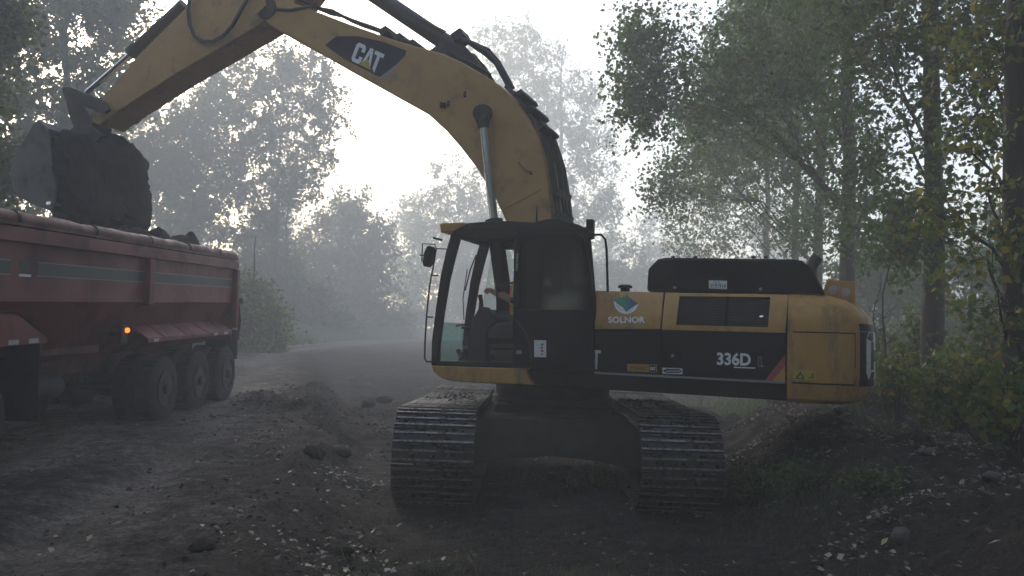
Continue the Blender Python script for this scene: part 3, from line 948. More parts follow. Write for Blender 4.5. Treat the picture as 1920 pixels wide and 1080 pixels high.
hood_text('V191914', 1331.5, 540, 29, 8.2, M_BLUE, 0.01)
hood_text('Quebec', 1340, 529.8, 11, 2.2, M_BLACKD, 0.0)

# --- cab: near side on v = VS, far side 0.98 m behind it
VN, VF = VS, VS - 0.98


def P3(px, py, v):
    u, z = uz(px, py, v)
    return (u, v, z)


def at_v(p, v):
    return (p[0], v, p[2])


def bar(mb, p, q, w, d):
    """square-ish bar between two points, w in the u direction, d in v"""
    p = Vector(p); q = Vector(q)
    vs = []
    for c in (p, q):
        vs += [(c.x - w / 2, c.y - d / 2, c.z), (c.x + w / 2, c.y - d / 2, c.z), (c.x + w / 2, c.y + d / 2, c.z), (c.x - w / 2, c.y + d / 2, c.z)]
    mb.add(vs, [(0, 1, 2, 3), (7, 6, 5, 4), (0, 4, 5, 1), (1, 5, 6, 2), (2, 6, 7, 3), (3, 7, 4, 0)])


A_OUT = [(846, 436), (836, 470), (826, 515), (817, 575), (809, 640), (808, 684)]
A_IN = [(862, 444), (852, 480), (841, 525), (831, 585), (823, 645), (822, 684)]
cf = MB()
for v0, v1 in ((VN - 0.07, VN), (VF, VF + 0.07)):
    pn = poly(A_OUT, VN) + poly(A_IN, VN)[::-1]
    cf.prism(pn, v0, v1)
# roof side rails and header
rail = poly([(846, 436), (858, 424), (1098, 427), (1110, 436), (1110, 447), (960, 447), (898, 452), (858, 446)], VN)
CUT = lambda pl, lim: [(max(q[0], lim), q[1]) for q in pl]
u_r = uz(1110, 500, VN)[0]
cf.prism(rail, VN - .06, VN - .003)
cf.prism(CUT(rail, u_r + .40), VF + .003, VF + .06)
# B and C pillars, lower sill
bp = poly([(963, 440), (985, 440), (983, 686), (960, 686)], VN)
cpil = poly([(1086, 438), (1106, 440), (1116, 560), (1116, 692), (1098, 692), (1098, 560)], VN)
sill = poly([(808, 676), (1114, 684), (1114, 694), (808, 686)], VN)
for v0, v1 in ((VN - 0.055, VN - 0.006), (VF + 0.006, VF + 0.055)):
    cf.prism(bp, v0, v1)
    cf.prism(cpil if v0 > 1 else [(q[0] + .40, q[1]) for q in cpil], v0, v1)
cf.loft2(CUT(sill, u_r + .40), VF + 0.01, sill, VN - 0.01)
# far side lower wall and rear wall
fw = CUT(poly([(862, 600), (1110, 600), (1110, 690), (862, 690)], VN), u_r + .40)
cf.prism(fw, VF + 0.015, VF + 0.04)
rw = poly([(1094, 560), (1114, 560), (1114, 692), (1094, 692)], VN)
cf.loft2([(q[0] + .39, q[1]) for q in rw], VF + 0.05, rw, VN - 0.06)
rq = poly([(1088, 438), (1104, 440), (1114, 560), (1100, 560)], VN)
cf.loft2([(q[0] + .14, q[1]) for q in rq], VN - .36, rq, VN - .06)
CABF = up(cf, 'cab_frame', M_CAB, bevel=0.012)
# front header and lower cross bar
h0 = P3(853, 438, VN)
f = MB(); f.box((h0[0] - 0.02, (VN + VF) / 2, h0[2]), (0.10, 0.86, 0.09)); up(f, 'front_header', M_CAB, CABF)
# roof shell
rp = poly([(848, 432), (856, 420), (935, 414), (1000, 417), (1025, 411), (1046, 411), (1085, 421), (1100, 428), (1100, 433), (850, 437)], VN - 0.04)
f = MB(); f.loft2(CUT(rp, u_r + .42), VF + 0.03, rp, VN - 0.02); up(f, 'cab_roof', M_CAB, CABF, bevel=0.02)
f = MB(); f.prism(poly([(824, 420), (830, 417.5), (873, 417), (873, 421), (846, 436), (826, 436)], VN + 0.01), VN - 0.42, VN + 0.01); up(f, 'roof_visor', M_YEL, CABF, bevel=0.012)
b = P3(1006, 416, 1.2); f = MB(); f.tube([b, (b[0], b[1], b[2] + .10), (b[0], b[1], b[2] + .2)], [.012, .009, .004], 6); up(f, 'antenna', M_BLK, CABF)
f = MB(); f.prism(poly([(1099, 411), (1111, 411), (1111, 446), (1104, 448), (1099, 434), (1080, 432), (1080, 426), (1099, 426)], VN - .1), VN - 0.2, VN - 0.1); up(f, 'rear_bracket', M_CAB, CABF)
# glass
fl = [P3(x, y, VN - 0.03) for x, y in ((829, 604), (822, 678))]
f = MB(); f.add([fl[0], fl[1], at_v(fl[1], VF + .03), at_v(fl[0], VF + .03)], [(0, 1, 2, 3)]); up(f, 'lower_windscreen', G_GREEN, CABF, smooth=False)
fs_ = poly([(868, 449), (962, 449), (962, 600), (842, 600)], VN)
f = MB(); f.prism(fs_, VF + 0.02, VF + 0.025); up(f, 'far_side_window', G_CLEAR, CABF, smooth=False)
rs_ = poly([(985, 448), (1088, 448), (1099, 560), (1099, 600), (984, 600)], VN)
f = MB(); f.prism(CUT(rs_, u_r + .42), VF + 0.02, VF + 0.025); up(f, 'rear_far_window', G_DARK, CABF, smooth=False)
f = MB(); rw2 = poly([(1096, 445), (1098, 445), (1108, 560), (1106, 560)], VN)
f.loft2([(q[0] + .34, q[1]) for q in rw2], VF + .06, [(q[0] + .12, q[1]) for q in rw2], VN - .36); up(f, 'rear_window', G_DARK, CABF, smooth=False)
f = MB(); f.prism(rs_, VN - 0.04, VN - 0.035); up(f, 'side_window', G_CLEAR, CABF, smooth=False)
# opened door, folded back flat against the cab side
VDR = VN + 0.075
DO = [(966, 436), (1084, 437), (1094, 446), (1106, 500), (1113, 565), (1114, 690), (962, 687)]
DW = [(975, 446), (1080, 446), (1087, 452), (1098, 510), (1103, 580), (974, 580)]
f = MB()
do = poly(DO, VDR); dw = poly(DW, VDR)
f.prism(poly([(966, 436), (1084, 437), (1094, 446), (1087, 452), (1080, 446), (975, 446)], VDR), VDR - 0.045, VDR)
f.prism(poly([(1094.3, 446.5), (1106, 500), (1113, 565), (1113, 580), (1103, 580), (1098, 510), (1087.3, 452.5)], VDR), VDR - 0.045, VDR)
f.prism(poly([(966, 436.5), (975, 446.5), (974, 580), (964, 580)], VDR), VDR - 0.045, VDR)
f.prism(poly([(964, 580.3), (1113, 580.3), (1114, 690), (962, 687)], VDR), VDR - 0.045, VDR)
DOOR = up(f, 'cab_door', M_CAB, bevel=0.006)
f = MB(); f.prism(dw, VDR - 0.028, VDR - 0.022); up(f, 'door_glass', G_DARK, DOOR, smooth=False)
f = MB(); f.tube([P3(971, 476, VDR + .005), P3(970, 478, VDR + .04), P3(969, 505, VDR + .04), P3(969, 507, VDR + .005)], 0.011, 8); up(f, 'door_handle', M_GREYD, DOOR)
f = MB(); f.tube([P3(968, 600, VDR + .004), P3(985, 622, VDR + .012), P3(993, 648, VDR + .012), P3(995, 680, VDR + .004)], 0.010, 6); up(f, 'door_trim', M_INT, DOOR)
f = MB(); f.prism(poly([(1001.5, 637.5), (1024, 638), (1024, 670), (1001.5, 669.5)], VDR + .006), VDR + 0.001, VDR + 0.005); STK = up(f, 'door_sticker', M_WHITE, DOOR)
for i, (y, w, m) in enumerate(((644, 5, M_GREEN), (650, 4, M_TAN), (656, 5, M_PINK), (662, 4, M_TAN))):
    f = MB(); f.prism(poly([(1014, y), (1014 + w, y), (1014 + w, y + 4), (1014, y + 4)], VDR + .007), VDR + 0.0052, VDR + 0.0062); up(f, 'sticker_print', m, DOOR)
f = MB(); f.prism(poly([(968, 657), (978, 657), (978, 664), (968, 664)], VDR + .006), VDR + 0.001, VDR + 0.004); up(f, 'small_label', M_GREYD, DOOR)
# rear cab lower glimpses: hand rail, mirror, grab rail with rungs
f = MB(); f.tube([P3(1104, 460, VN - .05), P3(1106, 448, VN - .05), P3(1115, 440, VN - .05), P3(1127, 440, VN - .05), P3(1135, 449, VN - .05), P3(1137.5, 470, VN - .05), P3(1139.5, 547, VN - .05)], 0.014, 8); up(f, 'hand_rail', M_BLK)
f = MB(); f.tube([P3(818, 467, VN + .03), P3(813, 495, VN + .06), P3(805, 540, VN + .06), P3(800, 590, VN + .06), P3(797, 640, VN + .06), P3(796, 672, VN + .06), P3(800, 678, VN + .05), P3(812, 678, VN)], 0.011, 8)
for y, xa, xb in ((516, 809, 822), (594, 799, 812)):
    f.tube([P3(xa, y, VN + .06), P3(xb, y + 1, VN)], 0.009, 6)
up(f, 'grab_rail', M_BLK, CABF)
f = MB(); f.tube([P3(838, 467, VN), P3(818, 466, VN + .04), P3(815, 458, VN + .04), P3(792, 457, VN + .06), P3(791, 490, VN + .06)], 0.008, 6); f.tube([P3(787, 478.5, VN + .06), P3(806, 478.5, VN + .06)], 0.008, 6)
MIR = up(f, 'mirror_arm', M_BLK, CABF)
mp = poly([(802, 461), (808, 461), (811, 470), (807, 490), (801, 500), (795, 500), (793, 492), (796, 474)], VN + .06)
f = MB(); f.prism(mp, VN - 0.06, VN + 0.085); up(f, 'mirror', M_BLK, CABF, bevel=0.015)
for x, y in ((822, 448), (893, 456)):
    a = P3(x, y, VN if x < 860 else VF); f = MB(); f.tube([(a[0] + .07, a[1], a[2] + .015), (a[0] - .05, a[1], a[2] - .015)], 0.014, 6); up(f, 'wiper_pivot', M_BLK, CABF)
# wiper on the far pillar
wv = VF + 0.1
f = MB(); f.tube([P3(893, 478, wv), P3(882, 505, wv), P3(872, 545, wv)], 0.010, 6); f.tube([P3(876, 505, wv), P3(868, 560, wv), P3(870, 600, wv)], 0.007, 6); up(f, 'wiper', M_BLK, CABF)
# interior
f = MB(); f.prism(poly([(812, 679), (1100, 686), (1100, 692), (812, 686)], VN - .1), VF + .05, VN - .08); up(f, 'cab_floor', M_INT, CABF)
cv0, cv1 = 1.02, 1.22
f = MB(); f.prism(poly([(873, 682), (877, 640), (884, 600), (893, 585), (898, 575), (907, 575), (916, 585), (930, 603), (932, 622), (914, 634), (912, 682)], cv1), cv0, cv1); up(f, 'left_console', M_SEAT, CABF, bevel=0.02)
f = MB(); f.tube([P3(902, 585, 1.12), P3(902, 565, 1.12), P3(900, 553, 1.12)], [.035, .026, .03], 10); up(f, 'joystick', M_BLK, CABF)
f = MB(); f.prism(poly([(914, 606), (962, 604), (962, 636), (914, 634)], cv1 + .02), 0.75, cv1 + .02); up(f, 'seat_base', M_INT, CABF, bevel=0.015)
f = MB(); f.prism(poly([(918, 645), (962, 644), (962, 651), (918, 652)], cv1), 0.75, cv1); f.prism(poly([(918, 657), (962, 656), (962, 663), (918, 664)], cv1), 0.75, cv1); f.prism(poly([(924, 664), (962, 663), (962, 683), (924, 683)], cv1), 0.8, cv1 - .05); up(f, 'seat_suspension', M_INT, CABF)
f = MB(); f.tube([P3(911, 688, 1.3), P3(912, 625, 1.3), P3(916, 614, 1.3), P3(930, 604, 1.3)], 0.012, 6); up(f, 'gate_bar', M_BLK, CABF)
f = MB(); f.tube([P3(932, 588, 1.3), P3(932, 540, 1.3), P3(938, 534, 1.3), P3(962, 530, 1.3)], 0.011, 6); up(f, 'arm_rest_bar', M_BLK, CABF)
f = MB(); f.prism(poly([(855, 680), (862, 668), (880, 668), (900, 676), (900, 683), (855, 683)], 1.2), 0.8, 1.2); f.tube([P3(868, 676, 1.15), P3(858, 655, 1.15)], .03, 8); up(f, 'pedal', M_SEAT, CABF, bevel=0.01)
sp = poly([(958, 640), (962, 604), (990, 600), (1012, 596), (1022, 480), (1036, 478), (1044, 590), (1034, 640)], 1.1)
f = MB(); f.prism(sp, 0.72, 1.22); up(f, 'seat', M_SEAT, CABF, bevel=0.05)
f = MB(); f.tube([P3(855, 611, 1.0), P3(880, 607, 1.0), P3(905, 602, 1.0)], .012, 6); f.tube([P3(866, 614, 1.0), P3(882, 616, 1.0)], .018, 6); up(f, 'control_lever', M_BLK, CABF)

# --- boom
BV = 0.36
inner = [(500, 42), (520, 56), (560, 77), (612, 107), (652, 129), (704, 158), (760, 189), (804, 215), (838, 246), (864, 276), (894, 315), (928, 371), (949, 415), (975, 480), (1000, 560), (1005, 610)]
outer = [(1030, 620), (1046, 560), (1044, 480), (1034, 409), (1029, 361), (1021, 301), (1004, 248), (985, 216), (963, 185), (938, 160), (908, 141), (871, 119), (829, 100), (767, 83), (725, 70), (652, 44), (600, 24), (560, 9), (530, -3), (503, -12), (492, -4), (488, 18)]
f = MB(); f.prism(poly(inner + outer, BV), -BV, BV)
BOOM = up(f, 'boom', M_YELB, bevel=0.018)
# tip fork bosses, pin bosses
for v0, v1 in ((BV, BV + .05), (-BV - .05, -BV)):
    q = uz(501, 16, BV); f = MB(); f.lathe([(0.17, 0), (0.17, .035), (0.12, .05)], (q[0], v0 if v0 > 0 else v1, q[1]), (0, 1 if v0 > 0 else -1, 0), 20); up(f, 'tip_boss', M_GREASE, BOOM)
q = uz(492, 15, BV); f = MB(); f.box((q[0] + .02, BV + .055, q[1]), (0.26, 0.03, 0.15), Matrix.Rotation(0.6, 3, 'Y')); up(f, 'pin_plate', M_YELB, BOOM)
q = uz(904, 212, BV + .06); f = MB(); f.lathe([(0.13, 0), (0.13, .05), (0.11, .07)], (q[0], BV, q[1]), (0, 1, 0), 20); up(f, 'cylinder_boss', M_STEEL, BOOM)
# seam weld, rope hook, small plates
f = MB(); f.tube([P3(948, 390, BV + .004), P3(1014, 354, BV + .004)], 0.008, 6); up(f, 'weld_seam', M_YELB, BOOM)
f = MB(); f.tube([P3(972, 304, BV + .02), P3(984, 318, BV + .02), P3(998, 324, BV + .02)], 0.010, 6); f.tube([P3(996, 325, BV), P3(996, 322, BV + .05)], .02, 8); up(f, 'grease_line', M_GREASE, BOOM)
for x, y in ((828, 197), (834, 198), (841, 194), (872, 177)):
    f = MB(); q = uz(x, y, BV); f.box((q[0], BV + .015, q[1]), (.03, .03, .07)); up(f, 'line_clip', M_GREASE, BOOM)
# decal: navy panel with white letters and a yellow triangle
dpx = [(610, 85), (631, 68), (672, 68), (720, 79), (762, 95), (760, 104), (742, 122), (712, 145), (660, 118), (648, 112)]
f = MB(); f.add([(a[0], BV + .004, a[1]) for a in poly(dpx, BV)], [tuple(range(len(dpx)))])
up(f, 'boom_decal', M_DECK, BOOM, smooth=False)
f = MB(); f.add([(a[0], BV + .004, a[1]) for a in poly([(742, 122.4), (750, 118), (736, 136), (724, 147), (708, 146), (712.5, 145)], BV)], [(0, 1, 2, 3, 4, 5)])
up(f, 'boom_decal_edge', M_GREYD, BOOM, smooth=False)
f = MB()
for k, pts in CATL.items():
    f.cur = 1 if k == 'tri' else 0
    P = []
    for a, b_ in pts:
        q = uz(657.5 + a * 29.5 + b_ * 13.5, 113.5 + a * 14 - b_ * 35.0, BV); P.append((q[0], BV + (.0085 if k == 'tri' else .0065), q[1]))
    f.add(P, [tuple(range(len(P)))])
up(f, 'boom_lettering', [M_WHITE, M_YDEC], BOOM, smooth=False)
# steel lines along the back of the boom
LINE = [(1060, 480), (1052, 409), (1046, 361), (1037, 301), (1020, 248), (1001, 216), (979, 185), (954, 160)]
for k, (v, dx) in enumerate(((0.27, 0), (0.17, 3), (0.0, 4), (-0.12, 4), (-0.24, 4))):
    f = MB(); pts = []
    base = poly([(x - 18, y) for x, y in LINE], BV)
    for i, (u, z) in enumerate(base):
        pts.append((u - 0.055 - 0.012 * k, v, z + 0.01))
    f.tube(pts, 0.024, 8); up(f, 'hydraulic_line', M_GREASE, BOOM)
for x, y in ((963, 178), (985, 208), (1004, 240), (1030, 361), (1034, 405)):
    q = uz(x, y, BV); f = MB(); f.box((q[0] - .07, 0.02, q[1] + .03), (.10, .66, .06), Matrix.Rotation(0.5 if y < 300 else 1.3, 3, 'Y')); up(f, 'line_clamp', M_STEEL, BOOM)
# lines along the front top
TOPL = [(767, 78), (725, 58), (690, 44), (652, 31), (630, 22), (612, 12), (590, 8), (560, -4), (530, -16)]
for k, v in enumerate((0.2, 0.06, -0.1)):
    f = MB(); f.tube([(q[0], v, q[1] + .012 * k) for q in poly(TOPL, BV)], 0.024, 8); up(f, 'hydraulic_line', M_GREASE, BOOM)
for x, y in ((714, 57), (740, 70), (765, 82)):
    q = uz(x, y, BV); f = MB(); f.box((q[0], .05, q[1] + .02), (.13, .5, .10), Matrix.Rotation(0.40, 3, 'Y')); up(f, 'line_clamp', M_GREASE, BOOM)
# bracket for the stick cylinder
for v in (-.17, .17):
    f = MB(); f.prism(poly([(790, 92), (822, 68), (862, 78), (882, 100), (905, 138), (870, 120), (829, 101)], BV), v - .03, v + .03); up(f, 'cylinder_bracket', M_STEEL, BOOM)
# stick cylinder (runs up out of the frame to the stick's tail)
p0 = P3(848, 88, 0.0); p1 = P3(690, -18, 0.0)
d = (Vector(p1) - Vector(p0)).normalized(); L0 = (Vector(p1) - Vector(p0)).length
f = MB(); f.lathe([(0.10, -.12), (0.12, -.05), (0.12, .1), (0.125, .12), (0.125, L0 + .55), (0.11, L0 + .6)], p0, d, 22)
SCY = up(f, 'stick_cylinder', M_GREASE)
pe = Vector(p0) + d * (L0 + .55); tail = pe + d * 1.3
f = MB(); f.tube([pe, tail], 0.065, 14); up(f, 'cylinder_rod', M_CHROME, SCY)
f = MB(); f.tube([Vector(P3(726, 12, .1)) + Vector((0, 0, .06)), Vector(P3(806, 52, .1)) + Vector((0, 0, .05)), P3(835, 60, .1)], .022, 8); up(f, 'cylinder_line', M_GREASE, SCY)
f = MB(); q = uz(862, 72, .1); f.box((q[0], .05, q[1] + .02), (.17, .3, .13), Matrix.Rotation(.5, 3, 'Y')); up(f, 'port_block', M_STEEL, SCY)
for k, (v, o) in enumerate(((.22, 0), (.08, 4), (-.08, -3))):
    f = MB(); f.tube([P3(866, 72, v), P3(885 + o, 82, v), P3(912 + o, 98 - o, v), P3(932 + o, 118, v), P3(945 + o, 142, v), P3(958 + o, 166, v)], .030, 10); up(f, 'hydraulic_hose', M_RUB, BOOM)
f = MB(); f.tube([P3(840, 95, .25), P3(858, 108, .25), P3(885, 118, .25), P3(920, 140, .25)], .022, 8); up(f, 'hydraulic_hose', M_RUB, BOOM)
# boom cylinders either side of the boom
for v in (BV + .16, -BV - .16):
    a = uz(904, 214, BV + .16); b = uz(956, 640, BV + .16); m_ = uz(926.5, 416, BV + .16)
    a3 = Vector((a[0], v, a[1])); b3 = Vector((b[0], v, b[1])); m3 = Vector((m_[0], v, m_[1]))
    f = MB(); f.tube([m3 + (b3 - m3).normalized() * .02, b3], 0.105, 18); f.tube([m3 - (b3 - m3).normalized() * .03, m3 + (b3 - m3).normalized() * .10], .118, 18)
    BC = up(f, 'boom_cylinder', M_BLK)
    f = MB(); f.tube([a3, m3], 0.058, 16); up(f, 'cylinder_rod', M_CHROME, BC)
    f = MB(); f.tube([a3 + Vector((0, .085, 0)), a3 - Vector((0, .085, 0))], 0.105, 18); f.tube([a3, a3 + (m3 - a3).normalized() * .2], [.11, .07], 16); up(f, 'rod_eye', M_STEEL, BC)

# --- stick
SV = 0.27
spx = [(186, 234), (206, 218), (320, 144), (497, 40), (545, 14), (600, -60), (640, -140), (600, -160), (520, -110), (420, -50), (346, 17), (251, 112), (197, 176), (186, 190), (172, 212), (172, 228)]
f = MB(); f.prism(poly(spx, SV), -SV, SV)
STICK = up(f, 'stick', M_YELB, bevel=0.016)
f = MB()
for x, y in [(0, 0)]:
    f.tube([P3(x_, y_, SV + .05) for x_, y_ in ((470, -12), (452, 18), (436, 48), (420, 66), (400, 78), (380, 78), (364, 66), (356, 46), (353, 20), (356, -6))], .030, 10)
up(f, 'hydraulic_hose', M_RUB, STICK)
f = MB(); f.tube([P3(x_, y_, SV + .1) for x_, y_ in ((500, 10), (520, 17), (545, 19), (570, 14), (592, 8))], .022, 8); up(f, 'hydraulic_hose', M_RUB, STICK)
f = MB(); f.box((uz(352, 3, SV)[0], 0, uz(352, 3, SV)[1] + .06), (.14, .4, .16)); up(f, 'cylinder_lug', M_YELB, STICK)
# bucket cylinder on the stick's upper face
c0 = P3(345, 8, .1); c1 = P3(246, 101, .1); c2 = P3(163, 173, .1)
f = MB(); f.tube([c0, c1], .095, 18); f.tube([Vector(c1) - (Vector(c1) - Vector(c0)).normalized() * .16, c1], .115, 18)
BCY = up(f, 'bucket_cylinder', M_STEEL)
f = MB(); f.tube([c1, c2], .050, 14); up(f, 'cylinder_rod', M_CHROME, BCY)
# bucket linkage
f = MB()
for v in (-.33, .33):
    f.prism(poly([(118, 166), (132, 163), (196, 190), (206, 206), (196, 214), (124, 186)], .33), v - .035, v + .035)
f.tube([P3(128, 174, .37), P3(128, 174, .37)[:1] + (-.37,) + P3(128, 174, .37)[2:]], .07, 14)
up(f, 'idler_link', M_GREASE, bevel=0.008)
f = MB()
f.prism(poly([(118, 168), (138, 165), (176, 232), (168, 250), (142, 250), (128, 215)], .2), -.2, .2)
up(f, 'bucket_link', M_GREASE, bevel=0.02)

# --- bucket: opening faces the machine, lip downwards
KW = 0.90
side = [(86, 240), (92, 255), (97, 308), (105, 344), (102, 384), (96, 396), (53, 380), (25, 357), (18, 330), (24, 296), (45, 262), (62, 234), (74, 226)]
sp_ = poly(side, KW)
f = MB()
for v0, v1 in ((KW - .03, KW), (-KW, -KW + .03)):
    f.prism(sp_, v0, v1)
# wrapper: shell from lip round the back to the hinge plate
wr = sp_[4:] + [sp_[0]]
N_ = len(wr)
cen = np.mean(np.array(sp_), 0)
inn = [tuple(np.array(p) + (cen - np.array(p)) * 0.05) for p in wr]
P = [[(p[0], v, p[1]) for p in wr] for v in (KW - .004, -KW + .004)]
Q = [[(p[0], v, p[1]) for p in inn] for v in (KW - .004, -KW + .004)]
f.slab(P, Q)
BKT = up(f, 'bucket', M_BUCKET, bevel=0.006)
for v in (-.3, .3):
    f = MB(); f.prism(poly([(66, 236), (90, 214), (120, 222), (136, 238), (122, 256), (90, 252)], KW), v - .03, v + .03); up(f, 'hinge_ear', M_GREASE, BKT, bevel=0.006)
lip = np.array(sp_[5])
for k in range(6):
    v = -KW + .1 + k * (2 * KW - .2) / 5
    f = MB(); f.add([(lip[0] + .03, v - .05, lip[1] + .04), (lip[0] + .03, v + .05, lip[1] + .04), (lip[0] - .2, v + .035, lip[1] - .06), (lip[0] - .2, v - .035, lip[1] - .06),
                     (lip[0] + .03, v - .05, lip[1] - .05), (lip[0] + .03, v + .05, lip[1] - .05), (lip[0] - .2, v + .035, lip[1] - .09), (lip[0] - .2, v - .035, lip[1] - .09)],
                    [(0, 1, 2, 3), (7, 6, 5, 4), (0, 4, 5, 1), (1, 5, 6, 2), (2, 6, 7, 3), (3, 7, 4, 0)])
    up(f, 'bucket_tooth', M_STEEL, BKT)
f = MB(); q = uz(92, 381, KW + .01); f.box((q[0], KW + .012, q[1]), (.10, .024, .05)); up(f, 'side_cutter', M_CHROME, BKT)


# ------------------------------------------------------------------ lumpy soil bodies
def lump(name, cpts, m, n=34, seed=3, amp=0.12, label=None, cat=None, frame=None, group=None):
    """closed lumpy body: cpts(theta, phi) -> base point; noise pushes it about"""
    V = []; Fs = []
    for i in range(n + 1):
        th = PI * i / n
        for j in range(2 * n):
            ph = PI * j / n
            V.append(cpts(th, ph))
    for i in range(n):
        for j in range(2 * n):
            j2 = (j + 1) % (2 * n)
            Fs.append((i * 2 * n + j, i * 2 * n + j2, (i + 1) * 2 * n + j2, (i + 1) * 2 * n + j))
    V = np.array(V, float); c = V.mean(0); D = V - c; L = np.linalg.norm(D, axis=1, keepdims=True) + 1e-9; D = D / L
    nz = np.array([fbm(p[0] * 2.2 + p[2] * 1.7, p[1] * 2.2 - p[2] * 1.3, 5, seed) for p in V])[:, None]
    n2 = np.array([abs(fbm(p[0] * 7 + p[2] * 6, p[1] * 7 - p[2] * 5, 3, seed + 5)) for p in V])[:, None]
    V = V + D * (amp * nz + amp * .45 * n2)
    mb = MB(); mb.add(V, Fs)
    return mb.build(name, m, smooth=True, rotz=0)


def spow(x, e):
    return math.copysign(abs(x) ** e, x)


_cu = np.mean([p[0] for p in sp_]); _cz = np.mean([p[1] for p in sp_])
u_open = uz(97, 308, KW)[0]
z_top = uz(90, 246, KW)[1]; z_bot = uz(100, 415, KW)[1]


def soil_pt(th, ph):
    ct, st = math.cos(th), math.sin(th)
    a, b = math.cos(ph), math.sin(ph)
    z = (z_top + z_bot) / 2 + (z_top - z_bot) / 2 * spow(ct, .55)
    hh = (z_top - z) / (z_top - z_bot)
    out = 0.30 + 0.38 * hh
    u = u_open + (spow(st, .5) * spow(a, .6)) * (0.42 if a > 0 else out)
    v = spow(st, .4) * spow(b, .55) * 0.84
    # local -> world
    x = CX + u * UD[0] + v * VD[0]; y = CY + u * UD[1] + v * VD[1]
    return (x, y, z)


so = lump('bucket_soil', soil_pt, M_SOIL, 60, 13, 0.30)
tag(so, 'dark mass of dug soil bulging out of the raised excavator bucket', 'soil')

# ------------------------------------------------------------------ operator
HIPS = Vector(P3(982, 602, 0.97)); HEAD = Vector(P3(981, 482, 0.97))
PER_ = empty('person', (CX, CY, 0), (0, 0, RU))
tag(PER_, 'person in orange vest and dark cap seated at the excavator controls', 'person')


def skin_body(name, verts, edges, radii, m, root, sub=2):
    me = bpy.data.meshes.new(name); me.from_pydata([tuple(v) for v in verts], edges, [])
    o = bpy.data.objects.new(name, me); COL.objects.link(o); o.parent = PER_
    md = o.modifiers.new('skin', 'SKIN'); md.use_smooth_shade = True
    for i, r in enumerate(radii):
        sv = me.skin_vertices[0].data[i]; sv.radius = (r, r) if not hasattr(r, '__len__') else r
        sv.use_root = (i == root)
    sd = o.modifiers.new('sub', 'SUBSURF'); sd.levels = sub; sd.render_levels = sub
    me.materials.append(m)
    return o


h = HIPS; nk = Vector((HEAD.x - .03, .97, HEAD.z - .22))
ch = h.lerp(nk, .62); hc = HEAD + Vector((.0, 0, .06))
hand = Vector(P3(917, 546, 1.13)); hand2 = Vector((hand.x - .02, .72, hand.z - .02))


def figure(k, skin):
    """joints of the seated figure; k scales the radii; skin adds head, hands and fingers"""
    vs = [h, h.lerp(nk, .33), ch, nk]; ed = [(0, 1), (1, 2), (2, 3)]
    rd = [(.15 * k, .13 * k), (.15 * k, .12 * k), (.17 * k, .13 * k), (.085 * k, .075 * k)]
    if skin:
        vs += [Vector((nk.x + .03, .97, nk.z + .08)), hc + Vector((.012, 0, -.075)), hc, hc + Vector((-.012, 0, .075))]
        ed += [(3, 4), (4, 5), (5, 6), (6, 7)]; rd += [.052, (.070, .075), (.082, .098), (.066, .078)]
        vs.append(hc + Vector((.125, 0, -.012))); ed.append((6, 8)); rd.append((.014, .014))          # nose
    for sgn, hd in ((1, hand), (-1, hand2)):
        shd = Vector((nk.x - .02, .97 + sgn * .19, nk.z - .07))
        elb = Vector(P3(966, 566, 1.21)) if sgn > 0 else Vector((shd.x + .1, .73, shd.z - .27))
        b0 = len(vs); vs += [shd, elb]; ed += [(3, b0), (b0, b0 + 1)]; rd += [.075 * k, .052 * k]
        if skin:
            b1 = len(vs); vs += [elb.lerp(hd, .4), elb.lerp(hd, .76), hd + Vector((-.03, 0, .02))]; ed += [(b0 + 1, b1), (b1, b1 + 1), (b1 + 1, b1 + 2)]; rd += [.044, .031, (.040, .026)]
            for q in range(4):
                o_ = Vector((0, -.03 + .02 * q, .02)); b2 = len(vs)
                vs += [hd + o_ + Vector((.01, 0, .01)), hd + o_ + Vector((.045, 0, -.005)), hd + o_ + Vector((.045 - .004 * abs(q - 1.5), 0, -.04))]
                ed += [(b1 + 2, b2), (b2, b2 + 1), (b2 + 1, b2 + 2)]; rd += [.011, .010, .009]
            b2 = len(vs); vs += [hd + Vector((-.02, .045 * sgn, -.01)), hd + Vector((.02, .05 * sgn, -.035))]; ed += [(b1 + 2, b2), (b2, b2 + 1)]; rd += [.013, .010]
        else:
            vs.append(elb.lerp(hd, .22)); ed.append((b0 + 1, len(vs) - 1)); rd.append(.050 * k)
        kn = h + Vector((.46, sgn * .14, .08)); ft = kn + Vector((.12, 0, -.44)); toe = ft + Vector((.18, 0, -.02))
        b0 = len(vs); vs += [h + Vector((.05, sgn * .1, 0)), kn, ft, toe]; ed += [(0, b0), (b0, b0 + 1), (b0 + 1, b0 + 2), (b0 + 2, b0 + 3)]; rd += [.10 * k, .07 * k, .05 * k, .045 * k]
    return vs, ed, rd


skin_body('body', *figure(.88, True), M_SKIN, 0)
skin_body('work_clothes', *figure(1.0, False), M_CLOTH, 0)
for s_ in (-1, 1):
    f = MB(); f.lathe([(.002, -.004), (.012, 0), (.008, .006)], (hc.x + .075, hc.y + s_ * .034, hc.z + .012), (1, 0, 0), 8); f.build('eye', M_CAP, PER_)
    f = MB(); f.lathe([(.02, -.006), (.03, 0), (.02, .008)], (hc.x - .005, hc.y + s_ * .084, hc.z - .005), (0, s_, 0), 10); f.build('ear', M_SKIN, PER_)
f = MB(); f.box((hc.x + .078, hc.y, hc.z - .06), (.012, .05, .008)); f.build('mouth', M_PINK, PER_)
f = MB(); f.lathe([(.112, .035), (.112, .07), (.10, .105), (.06, .135), (.01, .142)], (hc.x, hc.y, hc.z), (0, 0, 1), 18); f.box((hc.x + .13, hc.y, hc.z + .045), (.12, .14, .012)); f.build('cap', M_CAP, PER_)
